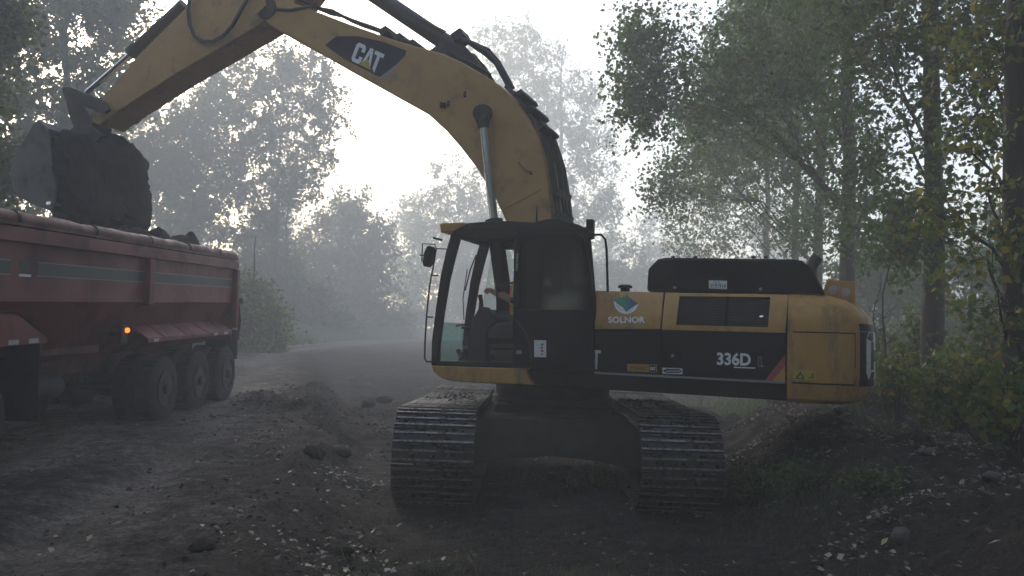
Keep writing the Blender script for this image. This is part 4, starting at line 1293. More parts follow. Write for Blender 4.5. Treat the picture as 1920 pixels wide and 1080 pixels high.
# high visibility vest: shell round the torso with lime bands
f = MB(); rows = []
for i in range(9):
    t = i / 8; c_ = h.lerp(nk, .12 + .80 * t)
    rx = .178 - .05 * max(0, t - .7) / .3; ry = .225 - .05 * max(0, t - .75) / .25
    rows.append([(c_.x + math.cos(2 * PI * j / 20) * rx, c_.y + math.sin(2 * PI * j / 20) * ry, c_.z) for j in range(20)])
f.grid(rows, True)
for n_, fc in enumerate(f.f):
    r = n_ // 20
    f.mi[n_] = 1 if r in (2,) or (n_ % 20) in (3, 4, 15, 16) else 0
f.build('vest', [M_VEST, M_LIME], PER_, fixn=False)

# ------------------------------------------------------------------ red dump trailer
TRP = math.atan(0.04)
TR0 = (-5.2, 15.5, 0.555)
TRL = empty('dump_trailer', TR0, (TRP, 0, 0))
tag(TRL, 'red dump trailer with green side stripe and three rear axles under the bucket', 'trailer')
TWID = 2.5
YF = -9.6          # front of the body (towards the camera)


def tr(mb, name, m, parent=TRL, bevel=0.0, smooth=True):
    return mb.build(name, m, parent, bevel=bevel, smooth=smooth)


def yprism(mb, prof, y0, y1):
    """profile of (x, z) extruded along y"""
    n = len(prof)
    vs = [(p[0], y0, p[1]) for p in prof] + [(p[0], y1, p[1]) for p in prof]
    fs = [tuple(range(n)), tuple(range(2 * n - 1, n - 1, -1))] + [((i + 1) % n, i, n + i, n + (i + 1) % n) for i in range(n)]
    mb.add(vs, fs)


cx_ = -TWID / 2
# body tub: open-topped shell with a tucked-in belly
outp = [(0 - .05, 2.42), (-.05, 1.80), (-.12, 1.70), (-.34, 1.22), (-.60, 1.02), (-TWID + .60, 1.02), (-TWID + .34, 1.22), (-TWID + .12, 1.70), (-TWID + .05, 1.80), (-TWID + .05, 2.42)]
inp = [(-.09, 2.42), (-.09, 1.81), (-.16, 1.72), (-.38, 1.25), (-.62, 1.06), (-TWID + .62, 1.06), (-TWID + .38, 1.25), (-TWID + .16, 1.72), (-TWID + .09, 1.81), (-TWID + .09, 2.42)]
f = MB(); yprism(f, outp + inp[::-1], YF, -0.08)
BODY = tr(f, 'body', M_RED)
f = MB(); f.box((cx_, YF + .03, 1.75), (TWID - .2, .05, 1.35)); tr(f, 'front_wall', M_RED, BODY)
f = MB(); f.box((cx_, -.04, 1.80), (TWID - .12, .07, 1.50)); TG = tr(f, 'tailgate', M_RED, BODY, bevel=.01)
for x in (0.0, -TWID):
    s_ = 1 if x == 0 else -1
    f = MB(); f.box((x - s_ * .045, YF / 2 - .01, 2.495), (.13, -YF + .02, .16)); tr(f, 'top_rail', M_RED, BODY, bevel=.012)
    for y, w in ((-.06, .13), (-3.75, .15), (-7.6, .15), (YF + .08, .14)):
        f = MB(); f.box((x - s_ * .005, y, 2.08 if y < -.1 else 1.86), (.10, w, .66 if y < -.1 else 1.10)); tr(f, 'side_post', M_RED, BODY, bevel=.01)
    # lower flange where the side meets the belly
    f = MB(); f.box((x - s_ * .055, YF / 2 - .1, 1.80), (.03, -YF - .3, .025)); tr(f, 'flange', M_RED, BODY)
# rolled tarp along the near top rail, with straps
f = MB(); pts = [(-.06 + .012 * math.sin(k * 1.7), YF + .1 + k * (-YF - .2) / 24, 2.655 + .008 * math.sin(k * 2.3)) for k in range(25)]
f.tube(pts, [.088 + .006 * math.sin(k * 3.1) for k in range(25)], 14); TARP = tr(f, 'rolled_tarp', M_TARP)
f = MB(); f.box((.018, YF / 2, 2.605), (.02, -YF - .1, .035)); tr(f, 'tarp_bow', M_REDS, TARP)
for y in (-1.0, -2.35, -3.75, -5.3, -6.9, -8.4):
    f = MB(); f.lathe([(.098, -.02), (.098, .02)], (-.06, y, 2.655), (0, 1, 0), 14); tr(f, 'tarp_strap', M_RUB, TARP)
f = MB(); f.tube([(-.05, -.02, 2.66), (-1.2, -.02, 2.80), (-TWID + .05, -.02, 2.60)], .02, 6); tr(f, 'tarp_end_bow', M_STEEL, TARP)
# stripe: three runs, thin white edges, emblem between
XS = -.05 + .004
for y0, y1 in ((-3.66, -.20), (-6.42, -3.84), (-7.5, -6.92), (-9.3, -7.7)):
    f = MB(); f.add([(XS, y0, 2.085), (XS, y1, 2.085), (XS, y1, 2.215), (XS, y0, 2.215)], [(0, 1, 2, 3)]); tr(f, 'stripe', M_STRIPE, BODY, smooth=False)
    for zz in (2.072, 2.222):
        f = MB(); f.add([(XS, y0 - .02, zz - .006), (XS, y1, zz - .006), (XS, y1, zz + .006), (XS, y0 - .02, zz + .006)], [(0, 1, 2, 3)]); tr(f, 'stripe_edge', M_GREYD, BODY, smooth=False)
f = MB(); ey = -6.66
f.add([(XS, ey + a, 2.155 + b) for a, b in ((-.02, -.06), (.02, -.06), (.05, -.02), (.11, .0), (.08, .03), (.12, .08), (.06, .06), (.03, .10), (0, .05), (-.03, .10), (-.06, .06), (-.12, .08), (-.08, .03), (-.11, 0), (-.05, -.02))], [tuple(range(15))])
f.cur = 1; f.add([(XS, ey + a, 2.155 + b) for a, b in ((-.11, -.10), (.11, -.10), (.11, -.072), (-.11, -.072))], [(0, 1, 2, 3)])
tr(f, 'emblem', [M_STRIPE, M_WHITE], BODY, smooth=False)
# rear fender over the tridem, other side too
for x, s_ in ((0.0, 1), (-TWID, -1)):
    f = MB()
    a = [(x - s_ * .34, 1.50), (x + s_ * .02, 1.27), (x + s_ * .02, 1.20), (x + s_ * .0, 1.20), (x - s_ * .0, 1.255), (x - s_ * .34, 1.47)]
    yprism(f, a, -3.75, -.25)
    f.add([(x + s_ * .02, -3.75, 1.27), (x - s_ * .34, -3.75, 1.50), (x - s_ * .34, -3.98, 1.14), (x + s_ * .02, -3.98, 1.06)], [(0, 1, 2, 3)]) if False else None
    FEN = tr(f, 'fender', M_RED, bevel=.006)
    f = MB()
    for yy in (-3.2, -2.35, -1.5, -.7): f.prism([(x - s_ * .33, 1.505), (x + s_ * .022, 1.28), (x + s_ * .022, 1.265), (x - s_ * .33, 1.485)], yy - .02, yy + .02)
    tr(f, 'fender_rib', M_RED, FEN)
    for yy in (-3.5, -.6, -1.1):
        f = MB(); f.box((x + s_ * .024, yy, 1.235), (.008, .16, .04)); tr(f, 'reflector', M_REFL, FEN)
    f = MB(); f.box((x - s_ * .26, -.14, .68), (.5, .02, .82)); tr(f, 'mud_flap', M_RUB)
    f = MB(); f.box((x - s_ * .02, .0, 1.0), (.10, .10, .55)); f.tube([(x + s_ * .03, .03, 1.75), (x + s_ * .05, .06, 1.45), (x + s_ * .03, .04, 1.1)], .022, 8); f.box((x + s_ * .02, .05, 1.82), (.12, .12, .10)); f.box((x + s_ * .03, .05, 1.42), (.07, .09, .09)); tr(f, 'tailgate_latch', M_STEEL, BODY)
# frame rails, subframe, marker lamp
for x in (-.78, -TWID + .78):
    f = MB(); f.prism([(0, 0)], 0, 0) if False else None
    yz = [(-9.3, 1.28), (-9.3, 1.02), (-7.4, .98), (-6.9, .84), (-4.6, .80), (-.2, .80), (-.2, 1.04), (-5.0, 1.04), (-6.5, 1.28)]
    n = len(yz); f.add([(x - .05, y, z) for y, z in yz] + [(x + .05, y, z) for y, z in yz], [tuple(range(n)), tuple(range(2 * n - 1, n - 1, -1))] + [((i + 1) % n, i, n + i, n + (i + 1) % n) for i in range(n)])
    tr(f, 'frame_rail', M_REDS, bevel=.008)
f = MB(); f.prism([], 0, 0) if False else None
f.add([(-.36, -6.55, 1.16), (-.36, -4.4, 1.10), (-.36, -4.4, 1.26), (-.36, -6.55, 1.32), (-.42, -6.55, 1.16), (-.42, -4.4, 1.10), (-.42, -4.4, 1.26), (-.42, -6.55, 1.32)], [(0, 1, 2, 3), (7, 6, 5, 4), (0, 4, 5, 1), (1, 5, 6, 2), (2, 6, 7, 3), (3, 7, 4, 0)])
SRL = tr(f, 'side_rail', M_REDS)
for y in (-6.3, -5.5, -5.15):
    f = MB(); f.box((-.354, y, 1.235), (.01, .12, .035)); tr(f, 'reflector', M_REFL, SRL)
f = MB(); f.box((-.10, -4.28, 1.36), (.05, .16, .30)); f.box((-.25, -4.28, 1.36), (.3, .04, .06)); LB = tr(f, 'lamp_bracket', M_CHAS)
f = MB(); f.lathe([(.035, 0), (.035, .03), (.02, .045)], (-.07, -4.25, 1.40), (1, 0, 0), 12); tr(f, 'marker_lamp', M_AMBER, LB)
f = MB(); f.lathe([(.15, -.35), (.16, -.3), (.16, .3), (.15, .35)], (-.62, -5.35, .70), (0, 1, 0), 16); tr(f, 'air_tank', M_CHAS)
f = MB(); f.box((-.75, -6.35, .55), (.12, .12, .95)); f.box((-.75, -6.35, .10), (.28, .28, .03)); tr(f, 'landing_leg', M_CHAS)


def wheel(parent, x, y, r, s_, name='wheel', orange=False):
    f = MB(); w = .27
    prof = [(r * .56, -.13), (r * .72, -.145), (r * .90, -.13), (r * .975, -.105), (r, -.09), (r, .09), (r * .975, .105), (r * .90, .13), (r * .72, .145), (r * .56, .13)]
    f.lathe(prof, (x, y, r - .02), (1, 0, 0), 40)
    for k in range(36):                       # tread blocks
        a = 2 * PI * k / 36
        f.box((x, y + math.cos(a) * (r + .004), r - .02 + math.sin(a) * (r + .004)), (.19, .045, .022), Matrix.Rotation(a - PI / 2, 3, 'X'))
    T = f.build(name, M_TYRE, parent)
    g = MB(); e = s_ * .135
    g.lathe([(r * .575, 0), (r * .59, .02), (r * .555, .025), (r * .52, -.05), (r * .40, -.10), (r * .30, -.10), (r * .27, -.02), (r * .17, -.01), (r * .15, .05), (r * .05, .06)], (x + e, y, r - .02), (s_, 0, 0), 32)
    R_ = g.build('rim', M_RIM, T)
    for k in range(10):
        a = 2 * PI * k / 10; b = MB(); b.lathe([(.016, 0), (.016, .03), (.008, .035)], (x + e - s_ * .10, y + math.cos(a) * r * .345, r - .02 + math.sin(a) * r * .345), (s_, 0, 0), 6); b.build('wheel_nut', M_RIM, T)
    return T


for y in (-3.08, -1.72, -.40):
    f = MB(); f.tube([(-.3, y, .48), (-TWID + .3, y, .48)], .06, 10); tr(f, 'axle', M_CHAS)
    for x, s_ in ((-.13, 1), (-.46, -1), (-TWID + .13, -1), (-TWID + .46, 1)):
        wheel(TRL, x, y, .50, s_)
# soil load, a lumpy sheet heaped in the body
gx = np.linspace(-7.58, -5.32, 42); gy = np.linspace(6.2, 15.35, 130)
GX, GY = np.meshgrid(gx, gy)
edge_ = np.minimum(sst(-7.62, -7.0, GX), sst(-5.26, -5.45, GX)) * sst(15.45, 14.3, GY) * sst(6.1, 7.5, GY)
prof_ = np.interp(GY, [6, 8, 11, 12.5, 13.6, 14.6, 15.5], [.0, .02, .10, .26, .30, .22, .12])
GZ = .555 + .04 * (GY - 15.5) + 2.45 + edge_ * (prof_ + .08) + .22 * fbm(GX * 1.6, GY * 1.6, 5, 101) + .16 * np.abs(fbm(GX * 4, GY * 4, 4, 111))
top = np.stack([GX, GY, GZ], -1); bot = top.copy(); bot[..., 2] = .555 + .04 * (GY - 15.5) + 1.9
f = MB(); f.slab([[tuple(p) for p in r] for r in top], [[tuple(p) for p in r] for r in bot])
tag(f.build('soil_load', M_SOIL), 'dark dug soil heaped along the top of the red dump trailer', 'soil')

# ------------------------------------------------------------------ tractor pulling the trailer (only its tail stands in view)
TRC = empty('truck_tractor', (-5.2, 7.55, .645 + .04 * (7.55 - 15.5)), (TRP, 0, 0))
tag(TRC, 'red truck tractor with sloping rear fender coupled under the dump trailer', 'truck')
for y in (.52, -.85):
    f = MB(); f.tube([(-.3, y, .48), (-TWID + .3, y, .48)], .07, 10); f.build('axle', M_CHAS, TRC)
    for x, s_ in ((-.13, 1), (-.46, -1), (-TWID + .13, -1), (-TWID + .46, 1)):
        wheel(TRC, x, y, .50, s_)
for x in (-.82, -TWID + .82):
    f = MB(); f.box((x, -2.2, .86), (.09, 7.0, .26)); f.build('frame_rail', M_CHAS, TRC)
f = MB(); f.box((-TWID / 2, -.15, 1.03), (.9, .9, .06)); f.build('coupling_plate', M_STEEL, TRC)
for x, s_ in ((0, 1), (-TWID, -1)):
    f = MB(); yz = [(1.62, 1.31), (1.05, 1.60), (-1.35, 1.60), (-1.85, 1.31)]
    P = [[(x + s_ * .03, y, z - (.0)) for y, z in yz], [(x - s_ * .58, y, z + .02) for y, z in yz]]
    Q = [[(x + s_ * .03, y, z - .03) for y, z in yz], [(x - s_ * .58, y, z - .01) for y, z in yz]]
    f.slab(P, Q); n_ = len(yz)
    sk = [(x + s_ * .034, 1.62, 1.31), (x + s_ * .034, 1.05, 1.36), (x + s_ * .034, -1.35, 1.36), (x + s_ * .034, -1.85, 1.31), (x + s_ * .034, -1.85, 1.24), (x + s_ * .034, 1.62, 1.24)]
    FE = f.build('fender', M_RED, TRC)
    f = MB(); f.prism([], 0, 0) if False else None
    f.add(sk + [(p[0] - s_ * .02, p[1], p[2]) for p in sk], [tuple(range(6)), tuple(range(11, 5, -1))] + [((i + 1) % 6, i, 6 + i, 6 + (i + 1) % 6) for i in range(6)])
    f.add([(x + s_ * .03, 1.05, 1.60), (x + s_ * .03, -1.35, 1.60), (x + s_ * .03, -1.85, 1.31), (x + s_ * .03, 1.62, 1.31)], [(0, 1, 2, 3)])
    f.build('fender_lip', M_RED, FE)
    for y in (1.36, 1.0, .2, -.6):
        f = MB(); f.box((x + s_ * .038, y, 1.275), (.008, .17, .05)); f.build('reflector', M_REFL, FE)
    f = MB(); f.box((x - s_ * .28, 1.56, .80), (.56, .025, .86)); f.build('mud_flap', M_RUB, TRC)
f = MB(); f.box((-.10, 1.02, .30), (.06, .05, .05)); f.build('brake_hose_bracket', M_CHAS, TRC)
# cab and bonnet ahead
cabp = [(-3.0, 1.0), (-3.0, 3.0), (-3.2, 3.15), (-4.5, 3.15), (-4.9, 2.2), (-6.6, 1.95), (-6.9, 1.6), (-6.95, .7), (-3.0, .7)]
f = MB(); f.add([(-.12, y, z) for y, z in cabp] + [(-TWID + .12, y, z) for y, z in cabp], [tuple(range(9)), tuple(range(17, 8, -1))] + [((i + 1) % 9, i, 9 + i, 9 + (i + 1) % 9) for i in range(9)])
f.build('cab_shell', M_RED, TRC, bevel=.05)
for s_, x in ((1, -.117), (-1, -TWID + .117)):
    f = MB(); f.add([(x, y, z) for y, z in ((-3.3, 2.1), (-3.3, 2.85), (-4.3, 2.85), (-4.55, 2.1))], [(0, 1, 2, 3)]); f.build('side_window', G_DARK, TRC, smooth=False)
    f = MB(); f.lathe([(.09, 0), (.09, 2.0), (.07, 2.1)], (x + s_ * .02, -2.75, 1.2), (0, 0, 1), 14); f.build('exhaust_pipe', M_CHROME, TRC)
    wheel(TRC, -.15 if s_ > 0 else -TWID + .15, -5.6, .50, s_)


# ------------------------------------------------------------------ trees
def leaf_quads(C, size, seed, droop=.35, wf=.72):
    r = np.random.default_rng(seed); n = len(C)
    d = r.normal(size=(n, 3)); d[:, 2] -= droop; d /= np.linalg.norm(d, axis=1, keepdims=True)
    s = np.cross(d, r.normal(size=(n, 3))); s /= np.linalg.norm(s, axis=1, keepdims=True) + 1e-9
    nn = np.cross(d, s)
    L = size * r.uniform(.5, 1.4, (n, 1)); Wd = L * wf
    p0 = C; p2 = C + d * L
    mid = C + d * L * .42 + nn * L * .10
    return np.stack([p0, mid + s * Wd / 2, p2, mid - s * Wd / 2], 1)


def tree(name, label, base, trunk_r, trunk_h, blobs, leaf, n_cl, per_cl, cl_r, lmat, bmat, seed, group=None, cat='tree', lean=(0, 0), fork=None, limb_from=.35, vert=1.0, dens=1.75):
    """blobs: (x, y, z, rx, rz[, weight]) ellipsoids of foliage in world space"""
    r = np.random.default_rng(seed)
    bx, by, bz = base
    root = empty(name, (bx, by, bz)); tag(root, label, cat, group)
    B = np.array(base)
    tb = MB()
    npt = 12
    wob = r.normal(size=(npt, 2)) * trunk_r * .35; wob[0] = 0
    T = []
    for i in range(npt):
        t = i / (npt - 1)
        T.append(np.array([lean[0] * t + wob[i, 0] * t * 2, lean[1] * t + wob[i, 1] * t * 2, trunk_h * t - (.25 if i == 0 else 0)]))
    rad = [trunk_r * (1.35 if i == 0 else (1.08 if i == 1 else 1 - .85 * (i / (npt - 1)) ** 1.1)) for i in range(npt)]
    tb.tube(T, rad, 12)
    if fork is not None:
        k0 = int(fork[0] * (npt - 1)); pts = [T[k0]]
        for i in range(1, 7):
            t = i / 6; pts.append(T[k0] + np.array([fork[1] * t, fork[2] * t, (trunk_h - T[k0][2]) * t * .95]))
        tb.tube(pts, [rad[k0] * .8 * (1 - .85 * i / 6) for i in range(7)], 10)
    tb.build('trunk', bmat, root)
    lb = MB(); CL = []; CR = []
    wts = np.array([b[5] if len(b) > 5 else b[3] * b[3] * b[4] for b in blobs]) ** .8
    per_cl = int(per_cl * dens)
    n_cl = int(n_cl * (1 + (dens - 1) * .5))
    cnt = np.maximum(2, np.round(n_cl * wts / wts.sum())).astype(int)
    for b, k in zip(blobs, cnt):
        c = np.array(b[:3]) - B
        hd = math.hypot(c[0] - lean[0] * .5, c[1] - lean[1] * .5)
        z0 = min(max(c[2] - hd * .9 * vert - r.uniform(.2, .8), trunk_h * limb_from * .6), trunk_h * .92)
        ti = z0 / trunk_h * (npt - 1); i0 = int(min(max(ti, 0), npt - 2)); fr = min(max(ti - i0, 0), 1)
        s = T[i0] * (1 - fr) + T[i0 + 1] * fr
        e = c
        m1 = s * .6 + e * .4 + np.array([0, 0, .12 * hd]) + r.normal(size=3) * .08 * hd
        limb = [s, s * .85 + m1 * .15, m1, m1 * .4 + e * .6 + r.normal(size=3) * .05 * hd, e]
        lr = max(.015, trunk_r * .22 * (1 - .5 * z0 / trunk_h))
        lb.tube(limb, [lr, lr * .9, lr * .65, lr * .4, lr * .15], 6, cap=False)
        for q in range(k):
            d = r.normal(size=3); d /= np.linalg.norm(d)
            rr = r.uniform(.25, 1) ** .45
            p = c + d * np.array([b[3], b[3], b[4]]) * rr
            CL.append(p); CR.append(cl_r * r.uniform(.6, 1.35))
            # twig from limb
            a = limb[2] + (limb[4] - limb[2]) * r.uniform(.0, 1.0)
            mm = a * .5 + p * .5 + r.normal(size=3) * .06
            lb.tube([a, mm, p], [lr * .28, lr * .16, .004], 3, cap=False)
    lb.build('branches', bmat, root, fixn=False)['kind'] = 'stuff'
    CL = np.array(CL); CR = np.array(CR)
    # leaves hang on short shoots inside each cluster, so clusters have an open, feathery outline
    nsh = 9
    sh = r.normal(size=(len(CL), nsh, 3)); sh /= np.linalg.norm(sh, axis=2, keepdims=True)
    per = max(1, per_cl // nsh)
    t = r.uniform(.08, 1, (len(CL), nsh, per, 1)) ** .7
    C = CL[:, None, None, :] + sh[:, :, None, :] * t * (CR[:, None, None, None] * 1.7) + r.normal(size=(len(CL), nsh, per, 3)) * (CR[:, None, None, None] * .10)
    C = C.reshape(-1, 3)
    tw0 = np.repeat(CL[:, None, :], nsh, 1).reshape(-1, 3); tw1 = (CL[:, None, :] + sh * CR[:, None, None] * 1.7).reshape(-1, 3)
    wv = np.cross(tw1 - tw0, r.normal(size=tw0.shape)); wv *= (.0022 + leaf * .018) / (np.linalg.norm(wv, axis=1, keepdims=True) + 1e-9)
    np_mesh('twigs', np.stack([tw0 - wv, tw0 + wv, tw1 + wv * .3, tw1 - wv * .3], 1).reshape(-1, 3), 4, bmat, root)['kind'] = 'stuff'
    Q = leaf_quads(C, leaf, seed + 1)
    np_mesh('crown', Q.reshape(-1, 3), 4, lmat, root)
    return root


def pb(px, py, Y, rpx, rpy, dy=0.0, w=None):
    """foliage blob seen at a pixel, standing at depth Y"""
    p = at_depth(px, py, Y + dy)
    k = (Y + dy) / F
    b = (p[0], p[1], p[2], rpx * k, rpy * k)
    return b if w is None else b + (w,)


def gbase(px, Y):
    p = at_depth(px, 640, Y)
    return (float(p[0]), float(Y), zat(p[0], Y))


# ---- right-hand poplar row
b = gbase(1905, 8.6)
tree('poplar_tree', 'thick dark trunk nearest the bank, hung with yellowing leafy side shoots', b, .14, 15,
     [pb(1880, 90, 8.6, 90, 90), pb(1800, 60, 8.6, 90, 60, .6), pb(1910, 230, 8.6, 60, 80), pb(1850, 330, 8.4, 55, 60), pb(1900, 430, 8.3, 50, 60), pb(1810, 250, 8.8, 50, 60), pb(1870, 540, 8.3, 45, 50),
      pb(1905, 640, 8.3, 35, 60), pb(1850, 470, 8.5, 45, 50), pb(1780, 400, 8.8, 45, 50),
      (b[0], b[1], 9.5, 2.2, 2.0), (b[0] + .6, b[1], 12, 1.8, 2.2), (b[0] - .3, b[1], 14.2, 1.2, 1.5), (b[0] + 1.6, b[1] + .5, 6.5, 1.4, 1.6), (b[0] + .4, b[1] - 1.5, 7.5, 1.5, 1.6)],
     .095, 330, 56, .34, L_SHRUB, M_BARKP, 11, 'poplars along the right-hand bank', limb_from=.1)
b = gbase(1748, 12.3)
tree('poplar_tree', 'poplar with bare dark lower trunk rising from yellow-green shrubs behind the counterweight', b, .155, 17,
     [pb(1750, 60, 12.3, 110, 90), pb(1640, 50, 12.3, 110, 80, -.5), pb(1690, 190, 12.3, 60, 60, -.4), pb(1780, 260, 12.3, 70, 80), pb(1720, 360, 12.2, 45, 40, -.4), pb(1790, 420, 12, 60, 50), pb(1690, 450, 12.3, 40, 30, -.5, .3),
      pb(1590, 130, 12.3, 60, 60, .5), pb(1700, 410, 12.0, 38, 34, 0, .5), (b[0], b[1], 9.5, 2.4, 2.2), (b[0] - 1.2, b[1], 8.5, 1.6, 1.5), (b[0] + .2, b[1], 12.5, 2.0, 2.4), (b[0], b[1], 15.5, 1.4, 1.8), (b[0] + 1.8, b[1] + .6, 7, 1.5, 1.6)],
     .095, 360, 60, .40, L_POP, M_BARKP, 12, 'poplars along the right-hand bank')
b = gbase(1586, 17)
tree('poplar_tree', 'tall poplar whose clear trunk rises just behind the excavator counterweight', b, .165, 18.5,
     [pb(1580, 60, 17, 120, 100), pb(1470, 60, 17, 110, 90, -1), pb(1360, 90, 17, 80, 70, -.5), pb(1560, 200, 17, 90, 70), pb(1460, 210, 17, 90, 80, -.6), pb(1350, 210, 17, 70, 60), pb(1260, 120, 17, 60, 60, .3), pb(1210, 180, 17, 40, 60, .3, 2.0), pb(1190, 90, 17, 25, 50, .3, .8), pb(1240, 40, 17, 50, 50, 0), pb(1630, 300, 17, 40, 30, -1, .6), pb(1640, 380, 17, 30, 25, -1, .3),
      pb(1600, 430, 16.8, 25, 40, 0, .5), (b[0], b[1], 12, 2.6, 2.2), (b[0] - 2, b[1], 11, 1.8, 1.6), (b[0], b[1], 15, 2.2, 2.4), (b[0], b[1], 18, 1.4, 1.6)],
     .10, 470, 60, .48, L_POP, M_BARKP, 13, 'poplars along the right-hand bank')
b = gbase(1533, 23)
tree('poplar_tree', 'fork-trunked poplar partly hidden behind the poplar at the counterweight', b, .16, 18,
     [pb(1500, 120, 23, 110, 90), pb(1400, 150, 23, 90, 80), pb(1310, 180, 23, 70, 70), pb(1430, 270, 23, 90, 60), pb(1340, 290, 23, 70, 50), pb(1270, 260, 23, 45, 50), pb(1520, 320, 23, 60, 45), pb(1250, 350, 23, 25, 30, 0, .8), pb(1590, 260, 23, 60, 50), pb(1500, 440, 22.5, 35, 30, 0, .8),
      (b[0], b[1], 13, 2.8, 2.2), (b[0] - 1.5, b[1], 15.5, 2.2, 2.0), (b[0], b[1], 18, 1.5, 1.6)],
     .11, 360, 52, .52, L_POP, M_BARKP, 14, 'poplars along the right-hand bank', fork=(.42, -.7, .3))
b = gbase(1492, 28)
tree('poplar_tree', 'paler slim poplar between the fork-trunked one and the misty one, above the engine hood', b, .15, 17,
     [pb(1480, 180, 28, 100, 80), pb(1380, 260, 28, 80, 70), pb(1440, 350, 28, 70, 50), pb(1320, 330, 28, 60, 50), pb(1550, 380, 28, 40, 40, 0, 1.0), pb(1280, 340, 28, 40, 45), pb(1390, 90, 28, 90, 70),
      (b[0], b[1], 14, 2.4, 2), (b[0], b[1], 16.8, 1.6, 1.6)],
     .12, 240, 46, .52, L_POP, M_BARKP, 15, 'poplars along the right-hand bank')
b = gbase(1436, 36)
tree('poplar_tree', 'misty poplar farthest along the bank row with low spreading branches over the hood', b, .17, 17,
     [pb(1430, 250, 36, 90, 80), pb(1350, 340, 36, 70, 60), pb(1300, 400, 36, 55, 50), pb(1380, 430, 36, 70, 45), pb(1270, 440, 36, 35, 30), pb(1460, 420, 36, 60, 40), pb(1320, 250, 36, 60, 60), pb(1400, 150, 36, 80, 70), pb(1310, 470, 36, 60, 25), (b[0], b[1], 14.5, 2.4, 2.2), (b[0], b[1], 17, 1.6, 1.4)],
     .13, 260, 46, .55, L_POP, M_BARKP, 16, 'poplars along the right-hand bank')

# ---- left-hand trees
b = gbase(92, 34)
tree('broadleaf_tree', 'dark leafy tree behind the bucket, bright sky showing through its crown', b, .22, 22,
     [pb(60, 40, 34, 70, 60), pb(170, 40, 34, 80, 60), pb(240, 50, 34, 40, 60), pb(20, 130, 34, 50, 30), pb(130, 130, 34, 60, 30, .4), pb(210, 120, 34, 50, 40), pb(60, 200, 34, 70, 40), pb(170, 200, 34, 70, 40, 1), pb(20, 280, 34, 60, 50), pb(120, 290, 34, 70, 50, 1), pb(10, 350, 34, 40, 40), pb(100, 370, 34, 60, 40, 1), pb(-60, 120, 34, 60, 90), pb(-80, 280, 34, 60, 80),
      pb(130, -60, 34, 120, 70), pb(20, -130, 34, 110, 80), pb(120, -220, 34, 80, 70)],
     .19, 300, 90, .62, L_LEFT, M_BARK, 21, 'trees along the left side of the road', dens=1.6)
b = gbase(-60, 17)
tree('broadleaf_tree', 'leafy tree on the far roadside beyond the tractor fender', b, .16, 13,
     [pb(-90, 60, 17, 90, 90), pb(-60, 220, 17, 60, 80), pb(-110, -120, 17, 110, 100), pb(0, 30, 17, 40, 50, 0, .8), pb(-10, 330, 17, 35, 40, 0, .6)], .12, 130, 70, .40, L_LEFT, M_BARK, 22, 'trees along the left side of the road', dens=1.6)
b = gbase(508, 60)
tree('broadleaf_tree', 'big rounded tree framed under the stick, its crown reaching toward the boom', b, .24, 16,
     [pb(500, 130, 60, 80, 60), pb(440, 150, 60, 70, 60), pb(570, 150, 60, 60, 55), pb(610, 190, 60, 40, 40), pb(620, 235, 60, 38, 25), pb(540, 230, 60, 80, 60), pb(440, 240, 60, 90, 60), pb(590, 300, 60, 35, 40), pb(500, 330, 60, 90, 60), pb(400, 330, 60, 70, 60), pb(560, 370, 60, 35, 45), pb(470, 430, 60, 80, 50), pb(380, 420, 60, 60, 45), pb(510, 480, 60, 60, 30), pb(350, 260, 60, 60, 60), pb(330, 360, 60, 60, 60)],
     .22, 340, 90, .68, L_LEFT, M_BARK, 23, 'trees along the left side of the road', fork=(.2, -1.0, .5), dens=1.6)
b = gbase(345, 56)
tree('broadleaf_tree', 'slender tree between the bucket soil and the big rounded tree', b, .17, 12.5,
     [pb(330, 250, 56, 50, 60), pb(300, 320, 56, 45, 60), pb(360, 330, 56, 50, 50), pb(330, 410, 56, 60, 45), pb(270, 230, 56, 50, 60), pb(250, 330, 56, 40, 50), pb(390, 200, 56, 45, 50)],
     .20, 170, 84, .64, L_LEFT, M_BARK, 24, 'trees along the left side of the road', dens=1.6)
b = gbase(645, 74)
tree('bushy_tree', 'rounded misty bush standing where the road bends out of sight', b, .18, 12,
     [pb(640, 400, 74, 45, 40), pb(600, 450, 74, 50, 50), pb(680, 440, 74, 45, 40), pb(710, 470, 74, 30, 40), pb(640, 510, 74, 80, 50), pb(700, 540, 74, 45, 40), pb(580, 550, 74, 60, 50), pb(650, 590, 74, 90, 35), pb(590, 620, 72, 80, 20), pb(680, 620, 74, 70, 18), pb(740, 600, 76, 40, 30)],
     .32, 320, 54, 1.0, L_LEFT, M_BARK, 25, 'trees along the left side of the road', dens=1.4)
b = gbase(530, 58)
tree('bushy_tree', 'low leafy thicket filling the gap beneath the big rounded tree', b, .16, 8.5,
     [pb(520, 520, 58, 60, 40), pb(470, 560, 56, 50, 40), pb(570, 570, 58, 60, 40), pb(510, 600, 56, 80, 25), pb(480, 500, 58, 40, 40), pb(600, 600, 58, 50, 25), pb(540, 632, 56, 70, 14), pb(620, 628, 60, 60, 14)],
     .26, 240, 50, .8, L_LEFT, M_BARK, 26, 'trees along the left side of the road', dens=1.4)
b = gbase(470, 32)
tree('bushy_tree', 'roadside bush behind the rear of the red trailer', b, .1, 4.5,
     [pb(470, 560, 32, 35, 40), pb(440, 590, 32, 40, 40), pb(500, 600, 32, 40, 25), pb(400, 560, 32, 60, 50), pb(470, 620, 32, 50, 18), pb(450, 645, 32, 45, 16), pb(500, 642, 32, 35, 14), pb(410, 640, 32, 50, 20)],
     .15, 160, 50, .46, L_SHRUB, M_BARK, 27, 'trees along the left side of the road')
